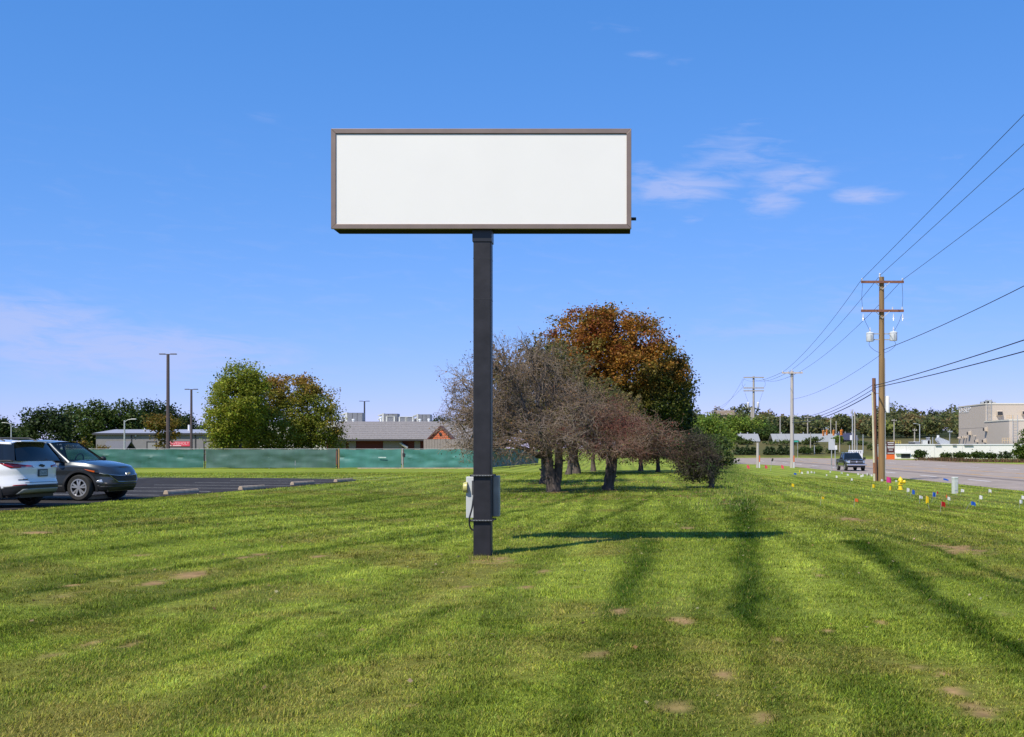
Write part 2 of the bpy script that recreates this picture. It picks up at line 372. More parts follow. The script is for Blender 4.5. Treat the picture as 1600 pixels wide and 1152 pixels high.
# ------------------------------------------------------------------ ground
def lines(*spans):
    out = []
    for a, b, s in spans: out += list(np.arange(a, b, s))
    return np.array(out)
def geo(a, b, k):
    o = [a]
    while o[-1] < b: o.append(o[-1] * k)
    return np.array(o)
gx = np.concatenate([-geo(34, 1500, 1.16)[::-1], lines((-33, -14, .3), (-14, 10, .12), (10, 28, .25), (28, 60, 1.6)), geo(60, 1500, 1.13)])
gy = np.concatenate([lines((-60, 0, 6), (0, 4.5, .5), (4.5, 24, .14), (24, 54, .3), (54, 142, .9)), geo(142, 3300, 1.05)])
XX, YY = np.meshgrid(gx, gy); shp = XX.shape
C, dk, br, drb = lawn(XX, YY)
ZZ = g(XX, YY) + (fbm(XX * .8, YY * .8, 77) - .5) * .05 * sst(60, 30, YY) * (1 - sst(17, 19, XX)) * (1 - sst(-10.5, -12.5, XX))
NZ = fbm(XX * .05, YY * .05, 71)[..., None]
MEADOW = np.array((.17, .125, .05)) * (1 - NZ) + np.array((.085, .105, .03)) * NZ
far = sst(186 * D, 196 * D, YY)[..., None] * sst(5, 15, XX)[..., None]
C = C * (1 - far) + MEADOW * far
woods = sst(270 * D, 320 * D, YY)[..., None] * sst(-5, 20, XX)[..., None]
C = C * (1 - woods) + np.array((.04, .05, .018)) * woods
idx = np.arange(XX.size).reshape(shp)
Q = np.stack([idx[:-1, :-1], idx[:-1, 1:], idx[1:, 1:], idx[1:, :-1]], -1).reshape(-1, 4)
cx_ = (XX[:-1, :-1] + XX[1:, 1:]).ravel() / 2; cy_ = (YY[:-1, :-1] + YY[1:, 1:]).ravel() / 2
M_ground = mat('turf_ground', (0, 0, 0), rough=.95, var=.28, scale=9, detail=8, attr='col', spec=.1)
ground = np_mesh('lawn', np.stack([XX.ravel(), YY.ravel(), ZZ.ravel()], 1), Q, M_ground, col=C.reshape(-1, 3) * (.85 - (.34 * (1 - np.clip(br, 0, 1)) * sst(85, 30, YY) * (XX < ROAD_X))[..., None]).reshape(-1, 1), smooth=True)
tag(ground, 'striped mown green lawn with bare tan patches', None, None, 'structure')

# grass blades (nobody could count them)
def blades(n, y0, y1, hmin, hmax, w, seg, seed, pw=1.0):
    r = np.random.default_rng(seed)
    # more blades close to the viewer's path, thinning out with distance
    y = np.sqrt(r.uniform(0, 1, n) * (y1 ** 2 - y0 ** 2) + y0 ** 2) if pw else r.uniform(y0, y1, n)
    x = r.uniform(-.60, .42, n) * y + r.uniform(-.7, .7, n)
    ok = ~inside(LOT, x, y) & (x < ROAD_X - .05); x, y = x[ok], y[ok]
    c, dk, br, drb = lawn(x, y)
    keep = r.uniform(0, 1, len(x)) > br * .86 + drb * .15
    x, y, c, dk, br, drb = x[keep], y[keep], c[keep], dk[keep], br[keep], drb[keep]; n = len(x)
    z = g(x, y) + (fbm(x * .8, y * .8, 77) - .5) * .05 * (1 - sst(17, 19, x)) * (1 - sst(-10.5, -12.5, x))
    cl = fbm(x * 5, y * 5, 91)
    h = r.uniform(hmin, hmax, n) * (.35 + 1.6 * cl ** 1.6 + .35 * dk - .45 * br - .2 * drb)
    a = r.uniform(0, 2 * np.pi, n); lean = r.uniform(.15, 1.15, n) * (1 + .4 * drb)
    # lay of the turf: the mower leaves neighbouring runs bent opposite ways
    lay = np.where(fbm(x * .35 + 3, y * .12, 95) > .5, 1.0, -1.0) * .45
    dx = np.cos(a) * lean * h; dy = np.sin(a) * lean * h + lay * h
    b = a + r.uniform(-.9, .9, n) + np.pi / 2; ww = w * r.uniform(.6, 1.25, n)
    ex, ey = np.cos(b) * ww, np.sin(b) * ww
    tint = (r.uniform(.50, 1.62, n) * (.72 + .56 * fbm(x * 2.6, y * 2.6, 97)))[:, None]; dry = (r.uniform(0, 1, n) < .05 + .35 * drb + .35 * br)[:, None]
    col = np.where(dry, np.array((.31, .265, .070)) * tint, c * tint * np.stack([r.uniform(.85, 1.2, n), np.ones(n), r.uniform(.6, 1.6, n)], 1))
    P = np.stack([x, y, z - .004], 1); E = np.stack([ex, ey, np.zeros(n)], 1); D = np.stack([dx, dy, np.zeros(n)], 1); U = np.stack([0 * h, 0 * h, h], 1)
    if seg == 1:
        V = np.stack([P - E, P + E, P + D + U], 1); T = np.arange(n)[:, None] * 3 + np.array([[0, 1, 2]]); k = 3
    else:
        mid = P + D * .32 + U * .62
        V = np.stack([P - E, P + E, mid - E * .8, mid + E * .8, P + D + U * .92], 1)
        T = (np.arange(n)[:, None, None] * 5 + np.array([[0, 1, 3], [0, 3, 2], [2, 3, 4]])).reshape(-1, 3); k = 5
    return V.reshape(-1, 3), T, np.repeat(col, k, 0)
parts = [blades(330000, 4.9, 10.8, .014, .036, .0027, 2, 1), blades(300000, 10.4, 19.5, .015, .038, .0045, 1, 2), blades(300000, 19, 39, .022, .050, .0085, 1, 3),
         blades(130000, 38, 80, .03, .065, .017, 1, 4)]
def tufts(n, y0, y1, seed):
    r = np.random.default_rng(seed); y = np.sqrt(r.uniform(y0 ** 2, y1 ** 2, n)); x = r.uniform(-.6, .42, n) * y; ok = ~inside(LOT, x, y) & (x < ROAD_X - .3); x, y = x[ok], y[ok]; n = len(x); k = 26
    c, dk, br, drb = lawn(x, y); ok = br < .3; x, y, c = x[ok], y[ok], c[ok]; n = len(x); sz = np.repeat(r.uniform(.5, 1.5, n), k)
    X = np.repeat(x, k) + r.normal(0, .035, n * k) * sz; Yy = np.repeat(y, k) + r.normal(0, .035, n * k) * sz; c = np.repeat(c * r.uniform(.55, 1.25, (n, 1)), k, 0); n = n * k
    h = r.uniform(.018, .046, n) * sz; a = r.uniform(0, 6.283, n); l = r.uniform(.2, 1.1, n) * h; b = a + 1.57; w = .0028 * (1 + Yy / 14); Z = g(X, Yy) - .003
    P = np.stack([X, Yy, Z], 1); E = np.stack([np.cos(b) * w, np.sin(b) * w, 0 * X], 1); V = np.stack([P - E, P + E, P + np.stack([np.cos(a) * l, np.sin(a) * l, h], 1)], 1)
    return V.reshape(-1, 3), np.arange(n * 3).reshape(-1, 3), np.repeat(c * r.uniform(.7, 1.4, (n, 1)), 3, 0)
parts.append(tufts(5200, 5, 30, 12))
V = []; T = []; CC = []; b = 0
for v, t, c in parts: V.append(v); T.append(t + b); CC.append(c); b += len(v)
gr = np_mesh('grass', np.concatenate(V), np.concatenate(T), M_blade, col=np.concatenate(CC))
tag(gr, 'mown grass blades covering the lawn', None, None, 'stuff')
# tall uncut grass along the edge of the thicket
def tall_grass(name, label, tracks, n, hmin, hmax, w, cols, seed):
    r = np.random.default_rng(seed); xs = []; ys = []
    for pts, wid in tracks:
        L = px_line(pts)
        for a, b in zip(L[:-1], L[1:]):
            k = max(4, int(n * np.hypot(*(b - a)) / 10)); t = r.uniform(0, 1, k)
            xs.append(a[0] + (b[0] - a[0]) * t + r.normal(0, wid, k)); ys.append(a[1] + (b[1] - a[1]) * t + r.normal(0, wid, k))
    x = np.concatenate(xs); y = np.concatenate(ys); n = len(x); h = r.uniform(hmin, hmax, n); a = r.uniform(0, 6.28, n); l = r.uniform(.1, .7, n) * h
    b = a + 1.57; ww = w * r.uniform(.5, 1.3, n); P = np.stack([x, y, g(x, y) - .01], 1); E = np.stack([np.cos(b) * ww, np.sin(b) * ww, 0 * x], 1)
    mid = P + np.stack([np.cos(a) * l * .3, np.sin(a) * l * .3, h * .6], 1); top = P + np.stack([np.cos(a) * l, np.sin(a) * l, h * .95], 1)
    V = np.stack([P - E, P + E, mid - E * .7, mid + E * .7, top], 1).reshape(-1, 3)
    T = (np.arange(n)[:, None, None] * 5 + np.array([[0, 1, 3], [0, 3, 2], [2, 3, 4]])).reshape(-1, 3)
    cs = np.array(cols)[r.integers(0, len(cols), n)] * r.uniform(.7, 1.3, n)[:, None]
    o = np_mesh(name, V, T, M_blade, col=np.repeat(cs, 5, 0)); return tag(o, label, None, None, 'stuff')
tall_grass('tall_grass', 'tall uncut grass and weeds between the small tree and open lawn', [([(1128, 722), (1131, 740), (1136, 760), (1138, 785), (1130, 800)], .7), ([(1130, 722), (1140, 735), (1146, 752)], .9)], 900, .04, .15, .012,
           [(.20, .28, .05), (.15, .23, .035), (.28, .26, .10), (.12, .19, .03)], 5)
tall_grass('weed_tuft', 'longer uncut grass round the foot of the sign pole', [([(737, 873), (770, 873)], .12), ([(738, 866), (772, 866)], .12)], 5000, .03, .085, .004, [(.22, .24, .04), (.30, .22, .09), (.30, .20, .09)], 8)
tall_grass('brown_grass', 'tall red brown grass strip in front of the white wall', [([(1452, 719.5), (1500, 721.5), (1560, 722.5), (1640, 723.5)], 1.3)], 900, .25, .75, .06,
           [(.17, .085, .05), (.15, .09, .05), (.13, .10, .045)], 6)

# ------------------------------------------------------------------ road, markings, kerb, lot
def poly_sheet(name, poly, z, m, kind='structure', label=None, thick=0):
    mb = MB(); n = len(poly)
    if callable(z): vs = [(x, y, z(x, y)) for x, y in poly]
    else: vs = [(x, y, z) for x, y in poly]
    mb.add(vs, [tuple(range(n))])
    o = mb.build(name, m); tag(o, label, None, None, kind)
    if o.data.polygons[0].normal.z < 0: o.data.flip_normals()
    return o
M_asph_old = mat('old_asphalt', (.33, .27, .225), rough=.95, spec=.15, var=.16, scale=.7, bump=.15, detail=10)
M_asph_new = mat('dark_asphalt', (.036, .032, .030), rough=.95, spec=.15, var=.35, scale=3, bump=.2, detail=10)
M_mark_w = mat('road_paint_white', (.80, .78, .74), rough=.7, var=.2, scale=6)
M_mark_y = mat('road_paint_yellow', (.62, .33, .07), rough=.7, var=.25, scale=6)
RZ = -.56
road = poly_sheet('road', ROAD, RZ + .006, M_asph_old, label='wide pale asphalt road with turn lanes')
mk = MB(); yk = MB()
def strip(mb, x, y0, y1, w, z): mb.add([(x - w / 2, y0, z), (x + w / 2, y0, z), (x + w / 2, y1, z), (x - w / 2, y1, z)], [(0, 1, 2, 3)])
for k in range(12):
    strip(mk, 24.0, (38 + 9.7 * k) * D, (41.6 + 9.7 * k) * D, .22, RZ + .011); strip(mk, 39.8, (40 + 9.7 * k) * D, (43.6 + 9.7 * k) * D, .22, RZ + .011)
    strip(yk, 33.6, (42 + 9.7 * k) * D, (46 + 9.7 * k) * D, .22, RZ + .011); strip(yk, 29.1, (42 + 9.7 * k) * D, (46 + 9.7 * k) * D, .20, RZ + .011)
strip(yk, 28.8, 30, 140 * D, .20, RZ + .011); strip(yk, 33.9, 30, 140 * D, .20, RZ + .011)
tag(mk.build('lane_marking', M_mark_w), 'white dashed lane lines on the road', None, None, 'structure')
tag(yk.build('centre_marking', M_mark_y), 'yellow turn lane lines on the road', None, None, 'structure')
# dark tyre-polished and patched strip along the near lanes
M_asph_seal = mat('sealed_asphalt', (.20, .165, .145), rough=.95, spec=.15, var=.2, scale=1.2, detail=8)
sp = MB(); strip(sp, 26.6, 20, 150 * D, 1.1, RZ + .009); tag(sp.build('road_patch', M_asph_seal), 'darker sealed strip along the road', None, None, 'structure')
def kerb(name, pts, label, z=RZ, w=.3, h=.12):
    mb = MB()
    for (a, b) in zip(pts[:-1], pts[1:]):
        a = Vector((*a, 0)); b = Vector((*b, 0)); n = Vector((-(b - a).y, (b - a).x, 0)).normalized() * w
        mb.add([(*p.xy, zz) for p in (a, b, b + n, a + n) for zz in (z - .1, z + h)], [(0, 2, 3, 1), (2, 4, 5, 3), (4, 6, 7, 5), (6, 0, 1, 7), (1, 3, 5, 7), (0, 6, 4, 2)])
    return tag(mb.build(name, M_concrete), label, None, None, 'structure')
kerb('kerb', ROAD_FAR[1:-1][::-1], 'pale concrete kerb along the far side of the road', z=RZ)
lot = poly_sheet('parking_lot', LOT, lambda x, y: .162, M_asph_new, label='dark asphalt parking lot on the left')

# ------------------------------------------------------------------ parking stops and stall lines
stop_px = [(164, 779.5), (284, 771.8), (394, 765), (473, 757.5), (537, 753)]
stop_pt = [at(*p) for p in stop_px]
row = (stop_pt[-1] - stop_pt[0]); row.z = 0; row.normalize()
head = Vector((row.y, -row.x, 0)); HANG = math.atan2(head.y, head.x)
ml = MB()
proto = None
stop_lab = ['concrete wheel stop under the nose of the grey car', 'second concrete wheel stop, nearest to the grey car of the long ones', 'middle concrete wheel stop along the lot edge',
            'fourth concrete wheel stop counting from the grey car', 'farthest concrete wheel stop at the tip of the lot']
for i, p in enumerate(stop_pt):
    if proto is None:
        mb = MB(); pr = [(-.09, 0), (.09, 0), (.075, .07), (.045, .125), (-.045, .125), (-.075, .07)]
        mb.prism(pr, -.86, .86, 'XZ'); o = mb.build('wheel_stop', M_concrete, bevel=.012)
        proto = o
    else:
        o = proto.copy(); COL.objects.link(o)
    o.location = (p.x, p.y, .162); o.rotation_euler = (0, 0, HANG + rnd.uniform(-.05, .05))
    tag(o, stop_lab[i], 'wheel stop', 'concrete wheel stops along the parking row')
M_lot_w = mat('stall_paint', (.50, .48, .44), rough=.8, var=.35, scale=9)
for k in range(-2, 8):
    c = stop_pt[1] + row * (1.55 + 2.95 * (k - 1)); a = c + head * .1; b = c - head * 5.6; n = row * .05
    ml.add([(*(q).xy, .166) for q in (a - n, a + n, b + n, b - n)], [(0, 1, 2, 3)])
for k in range(-1, 8):
    c = stop_pt[1] + row * (1.55 + 2.95 * (k - 1)) - head * 17; a = c + head * 5.5; b = c - head * .1; n = row * .05
    ml.add([(*(q).xy, .166) for q in (a - n, a + n, b + n, b - n)], [(0, 1, 2, 3)])
tag(ml.build('stall_marking', M_lot_w), 'white stall lines on the parking lot', None, None, 'structure')

# ------------------------------------------------------------------ the blank pole sign
YS = 13.18 * D
M_frame = mat('sign_frame_bronze', (.225, .165, .135), rough=.42, var=.08, scale=5, metal=.25)
M_cab = mat('sign_cabinet_dark', (.010, .009, .008), rough=.8, spec=.1, var=.2, scale=4)
M_face = mat('sign_face_acrylic', (.76, .735, .685), rough=.5, var=.015, scale=1.2)
M_pole = mat('pole_dark_paint', (.019, .018, .022), rough=.5, spec=.35, var=.32, scale=5, bump=.06, detail=8)
M_strap = mat('strap_black', (.014, .014, .016), rough=.4, var=0)
M_encl = mat('enclosure_grey', (.52, .54, .54), rough=.5, var=.12, scale=4)
M_encl2 = mat('enclosure_steel', (.33, .30, .265), rough=.6, var=.25, scale=4, spec=.3)
sx0, sx1 = PX(517, YS), PX(986.5, YS); sz0, sz1 = PZ(357.5, YS), PZ(201, YS); pcx = PX(752, YS)
sg = thing('pole_sign', 'large blank white sign in a bronze frame on one dark steel pole', 'sign', (pcx, YS, 0))
def sl(x): return x - pcx
DEP = .48; fw = .070
cab = MB().b2(sl(sx0) + .012, sl(sx1) - .012, .035, DEP, sz0 + .010, sz1 - .012).build('cabinet', M_cab, sg, bevel=.006)
# mitred frame of four rails
a0, a1, b0, b1 = sl(sx0), sl(sx1), sz0, sz1
def rail(o1, o2, i2, i1):
    mb = MB(); q = [o1, o2, i2, i1]
    mb.add([(x, y, z) for y in (0, .05) for x, z in q], [(3, 2, 1, 0), (4, 5, 6, 7), (0, 1, 5, 4), (1, 2, 6, 5), (2, 3, 7, 6), (3, 0, 4, 7)])
    return mb.build('frame_rail', M_frame, sg, bevel=.004)
e = .0015
rail((a0, b1), (a1, b1), (a1 - fw - e, b1 - fw), (a0 + fw + e, b1 - fw)); rail((a0, b0), (a1, b0), (a1 - fw - e, b0 + fw), (a0 + fw + e, b0 + fw))
rail((a0, b0 + e), (a0, b1 - e), (a0 + fw, b1 - fw - e), (a0 + fw, b0 + fw + e)); rail((a1, b0 + e), (a1, b1 - e), (a1 - fw, b1 - fw - e), (a1 - fw, b0 + fw + e))
MB().b2(a0 + fw - .005, a1 - fw + .005, .020, .033, b0 + fw - .005, b1 - fw + .005).build('face_panel', M_face, sg)
MB().b2(a0 + fw - .003, a1 - fw + .003, .012, .019, b1 - fw - .008, b1 - fw - .001).build('gasket', M_black, sg)
MB().tube((a1 - .01, .25, PZ(337, YS)), (a1 + .075, .25, PZ(337, YS)), .024, n=12).build('photocell', M_black, sg)
PW = .262
pole_y0 = .10
pl = MB().b2(-PW / 2, PW / 2, pole_y0, pole_y0 + .262, -.3, sz0 + .008).build('pole', M_pole, sg, bevel=.016)
M_seam = mat('weld_seam', (.02, .02, .026), rough=.6, var=.3, scale=30)
for zz in (PZ(402, YS), PZ(466, YS)):
    w = .002; MB().b2(-PW / 2 - w, PW / 2 + w, pole_y0 - w, pole_y0 + .262 + w, zz - .004, zz + .004).build('weld_seam', M_seam, sg)
MB().b2(-PW / 2 - .012, PW / 2 + .012, pole_y0 - .012, pole_y0 + .275, sz0 - .17, sz0 + .006).build('collar', M_strap, sg)
# enclosures strapped behind the pole
zt_, zb_ = PZ(745, YS), PZ(812, YS)
MB().b2(-.272, -.105, .365, .52, zb_, zt_ - .01).build('meter_box', M_encl, sg, bevel=.008)
MB().b2(-.10, .222, .366, .58, zb_ + .02, zt_ + .004).build('switch_box', M_encl2, sg, bevel=.008)
MB().b2(.14, .223, .350, .365, zb_ + .025, zt_ - .005).build('box_door', M_encl2, sg, bevel=.004)
MB().b2(-.178, -.108, .30, .362, PZ(775, YS), PZ(752, YS)).build('socket_plate', mat('socket_grey', (.07, .07, .075), rough=.5, var=.1), sg, bevel=.006)
MB().lathe([(.0, -.03), (.07, -.03), (.082, .0), (.082, .03), (.0, .035)], (-.280, .36, PZ(763, YS)), 20, 'X').build('dial_cover', mat('dial_yellow', (.52, .48, .16), rough=.35, var=.1), sg, smooth=True)
for zz in (PZ(743.5, YS), PZ(814, YS)):
    mb = MB(); y0, y1 = pole_y0 - .02, .40; hw = PW / 2 + .045
    mb.b2(-hw, hw, y0 - .022, y0, zz - .016, zz + .016); mb.build('clamp_bar', M_strap, sg, bevel=.004)
    MB().b2(-hw, hw, y1 - .02, y1, zz - .014, zz + .014).build('clamp_bar', M_strap, sg, bevel=.004)
    for s in (-1, 1): MB().tube((s * (hw - .02), y0 - .04, zz), (s * (hw - .02), y1 + .03, zz), .009, n=8).build('clamp_rod', M_strap, sg)
    mb = MB()
    for k in range(14): mb.lathe([(.0, -.03), (.006, -.028), (.006, -.022)], (-hw + .03 + k * (2 * hw - .06) / 13, y0 + .0, zz), 6, 'Y')
    mb.build('rivets', M_galv, sg)['kind'] = 'stuff'
pa = [(-.14, .31, PZ(770, YS)), (-.15, .27, PZ(780, YS)), (-.165, .24, PZ(795, YS)), (-.2, .22, PZ(810, YS)), (-.203, .22, PZ(820, YS)), (-.185, .22, PZ(827, YS)), (-.15, .22, PZ(830, YS)), (-.13, .22, PZ(830, YS))]
def smooth_path(pts, k=5):
    P = [Vector(p) for p in pts]; out = []
    for i in range(len(P) - 1):
        p0, p1, p2, p3 = P[max(i - 1, 0)], P[i], P[i + 1], P[min(i + 2, len(P) - 1)]
        for j in range(k):
            t = j / k; out.append(.5 * ((2 * p1) + (p2 - p0) * t + (2 * p0 - 5 * p1 + 4 * p2 - p3) * t * t + (3 * p1 - p0 - 3 * p2 + p3) * t ** 3))
    out.append(P[-1]); return out
MB().path(smooth_path(pa), .013, 8).build('cable', M_strap, sg, smooth=True)

# ------------------------------------------------------------------ cars
def interp(x, xs, ys): return float(np.interp(x, xs, ys))
def patch(P00, P10, P11, P01, nu=8, nv=6, bulge=(0, 0, 0), edge_bulge=None, off=0):
    """bilinear sheet with a bulge in its middle"""
    P = [Vector(p) for p in (P00, P10, P11, P01)]; b = Vector(bulge); vs = []; fs = []
    for j in range(nv + 1):
        v = j / nv
        for i in range(nu + 1):
            u = i / nu; q = P[0] * (1 - u) * (1 - v) + P[1] * u * (1 - v) + P[2] * u * v + P[3] * (1 - u) * v
            q = q + b * (1 - (2 * u - 1) ** 2) * (.55 + .45 * (1 - (2 * v - 1) ** 2)); vs.append(q)
    for j in range(nv):
        for i in range(nu): k = j * (nu + 1) + i; fs.append((k, k + 1, k + nu + 2, k + nu + 1))
    return vs, fs
def shell_builder(nose, tail, hw, pf, pr, zb, ztop, sy, fx, rx, wheels, NP=300, NL=26):
    """sides of a car body: plan outline swept up through the levels of its section; returns points, faces and lookups"""
    xc = (nose + tail) / 2; a = (nose - tail) / 2
    th = np.linspace(0, 2 * np.pi, 4001)[:-1]
    c, s = np.cos(th), np.sin(th); p = np.where(c > 0, pf, pr)
    ox = np.sign(c) * np.abs(c) ** (2 / p) * a; oy = np.sign(s) * np.abs(s) ** (2 / p) * hw
    d = np.concatenate([[0], np.cumsum(np.hypot(np.diff(ox), np.diff(oy)))]); q = np.linspace(0, d[-1], NP + 1)
    ox = np.interp(q, d, ox)[:NP]; oy = np.interp(q, d, oy)[:NP]
    pts = np.zeros((NL + 1, NP, 3)); tt = np.linspace(0, 1, NL + 1)
    for j, t in enumerate(tt):
        e = np.clip(np.abs(ox) / a, 0, 1) ** 6
        kx = np.where(ox > 0, np.interp(t, *fx), np.interp(t, *rx)); ky = np.interp(t, *sy)
        X = xc + ox * (1 + (kx - 1) * e); Y = oy * ky
        zt = np.interp(X, *ztop); z0 = np.interp(X, *zb)
        pts[j, :, 0] = X; pts[j, :, 1] = Y; pts[j, :, 2] = z0 + (zt - z0) * t
    faces = []; P = pts.copy()
    for j in range(NL):
        for i in range(NP):
            i2 = (i + 1) % NP; cpt = (pts[j, i] + pts[j, i2] + pts[j + 1, i] + pts[j + 1, i2]) / 4
            if any(abs(cpt[1]) > .5 * hw and math.hypot(cpt[0] - wx, cpt[2] - wz) < wr for wx, wz, wr in wheels): continue
            faces.append((j, i))
    for j in range(NL + 1):
        for i in range(NP):
            if abs(P[j, i, 1]) < .5 * hw: continue
            for wx, wz, wr in wheels:
                dx, dz = P[j, i, 0] - wx, P[j, i, 2] - wz; r = math.hypot(dx, dz)
                if 1e-3 < r < wr or (r < wr + .035): P[j, i, 0] = wx + dx / r * wr; P[j, i, 2] = wz + dz / r * wr
    shell_builder.per = d[-1]
    return P, faces, NP
def from_cells(P, cells, NP, name, m, parent, off=0, smooth=True):
    vid = {}; vs = []; fs = []
    def gv(j, i):
        i %= NP
        if (j, i) not in vid:
            p = Vector(P[j, i])
            if off:
                t1 = Vector(P[j, (i + 1) % NP]) - Vector(P[j, (i - 1) % NP]); n = Vector((t1.y, -t1.x, 0))
                n.normalize(); p = p + n * off
            vid[(j, i)] = len(vs); vs.append(p)
        return vid[(j, i)]
    for j, i in cells: fs.append((gv(j, i), gv(j, i + 1), gv(j + 1, i + 1), gv(j + 1, i)))
    mb = MB(); mb.add(vs, fs)
    o = mb.build(name, m, parent, smooth=smooth)
    if off:
        sm = o.modifiers.new('thick', 'SOLIDIFY'); sm.thickness = .012; sm.offset = 0
    return o
def surf_fn(P, NP, per):
    NL = P.shape[0] - 1
    def base(i, t):
        i0 = int(math.floor(i)); fi = i - i0; j = min(max(t, 0), 1) * NL; j0 = min(int(j), NL - 1); fj = j - j0
        q = lambda a, b: Vector(P[b, a % NP])
        return (q(i0, j0) * (1 - fi) + q(i0 + 1, j0) * fi) * (1 - fj) + (q(i0, j0 + 1) * (1 - fi) + q(i0 + 1, j0 + 1) * fi) * fj
    def at_(end, s_, t, off=0):
        """point on the body s_ metres round from the middle of the nose or tail, at level t"""
        i = s_ / per * NP if end == 'nose' else NP / 2 - s_ / per * NP
        p = base(i, t); tg = base(i + 1, t) - base(i - 1, t); n = Vector((tg.y, -tg.x, 0)).normalized(); return p + n * off
    return at_
def surf_patch(at_, end, quad, name, m, parent, off=.006, side=1, nu=10, nv=4):
    vs = []
    for j in range(nv + 1):
        v = j / nv
        for i in range(nu + 1):
            u = i / nu; w = [(1 - u) * (1 - v), u * (1 - v), u * v, (1 - u) * v]
            vs.append(at_(end, side * sum(a * q[0] for a, q in zip(w, quad)), sum(a * q[1] for a, q in zip(w, quad)), off))
    fs = [(j * (nu + 1) + i, j * (nu + 1) + i + 1, (j + 1) * (nu + 1) + i + 1, (j + 1) * (nu + 1) + i) for j in range(nv) for i in range(nu)]
    o = MB().add(vs, fs).build(name, m, parent, smooth=True); sm = o.modifiers.new('thick', 'SOLIDIFY'); sm.thickness = .010; sm.offset = 0; return o
def wheel(parent, x, y, r, w, side, spokes=5, rimr=.235, rim_m=None, double=True):
    t = MB(); prof = [(rimr, -w / 2 + .01), (r - .03, -w / 2), (r - .008, -w / 2 + .02), (r, -w / 2 + .05), (r, w / 2 - .05), (r - .008, w / 2 - .02), (r - .03, w / 2), (rimr, w / 2 - .01), (rimr - .02, w / 2 - .05), (rimr - .02, -w / 2 + .05), (rimr, -w / 2 + .01)]
    t.lathe(prof, (x, y, r), 36, 'Y', False); ty = t.build('wheel', M_rubber, parent, smooth=True)
    f = y + side * (w / 2 - .02); b = MB()
    b.lathe([(rimr + .006, -.012), (rimr + .004, .012), (rimr - .022, .012), (rimr - .026, -.012), (rimr + .006, -.012)], (x, f, r), 36, 'Y', False)
    b.lathe([(0, -.012), (.05, -.012), (.045, .014), (0, .018)], (x, f, r), 18, 'Y')
    for k in range(spokes):
        for dd in ((-.17, .17) if double else (0,)):
            a = 2 * math.pi * k / spokes + .3 + dd; a2 = 2 * math.pi * k / spokes + .3 + dd * 1.25
            p0 = Vector((x + .04 * math.cos(a), f, r + .04 * math.sin(a))); p1 = Vector((x + (rimr - .01) * math.cos(a2), f - side * .008, r + (rimr - .01) * math.sin(a2)))
            d = p1 - p0; n = Vector((-d.z, 0, d.x)).normalized(); w0, w1 = .018, .026; yy = Vector((0, .012, 0))
            b.add([p0 - n * w0 - yy, p0 + n * w0 - yy, p1 + n * w1 - yy, p1 - n * w1 - yy, p0 - n * w0 + yy, p0 + n * w0 + yy, p1 + n * w1 + yy, p1 - n * w1 + yy],
                  [(3, 2, 1, 0), (4, 5, 6, 7), (0, 1, 5, 4), (1, 2, 6, 5), (2, 3, 7, 6), (3, 0, 4, 7)])
    b.build('rim', rim_m or M_alloy, ty, smooth=True)
    MB().lathe([(0, -.01), (rimr - .03, -.01), (rimr - .03, .01), (0, .01)], (x, f - side * .06, r), 24, 'Y').build('brake_disc', M_black, ty)
    return ty
def bowtie(parent, c, nrm_x, w, m, yaw=0):
    h = w * .36; q = .17 * w; k = .085 * w
    pl = [(-w / 2, -h * .27), (-q - k, -h * .27), (-q - k * 1.4, -h / 2), (q - k, -h / 2), (q, -h * .27), (w / 2 - k, -h * .27), (w / 2, h * .27), (q + k, h * .27), (q + k * 1.4, h / 2), (-q + k, h / 2), (-q, h * .27), (-w / 2 + k, h * .27)]
    mb = MB(); mb.prism(pl, -.012, .012, 'YZ'); o = mb.build('emblem', m, parent); o.location = c; o.rotation_euler = (0, 0, yaw); return o
M_tglass = mat('tinted_glass', (.008, .010, .012), rough=.03, var=0, spec=.6)
M_cglass = mat('clear_glass', (.008, .012, .014), rough=.02, var=0, spec=.7, alpha=.42)
M_lens_red = mat('red_lens', (.32, .008, .012), rough=.12, var=0, spec=.6, coat=.5)
M_lens_clear = mat('clear_lens', (.55, .57, .6), rough=.08, var=.2, scale=20, metal=.5)
M_lens_dark = mat('dark_lens', (.03, .032, .04), rough=.06, var=0, coat=1)
M_amber = mat('amber_lens', (.55, .10, .01), rough=.15, var=0)
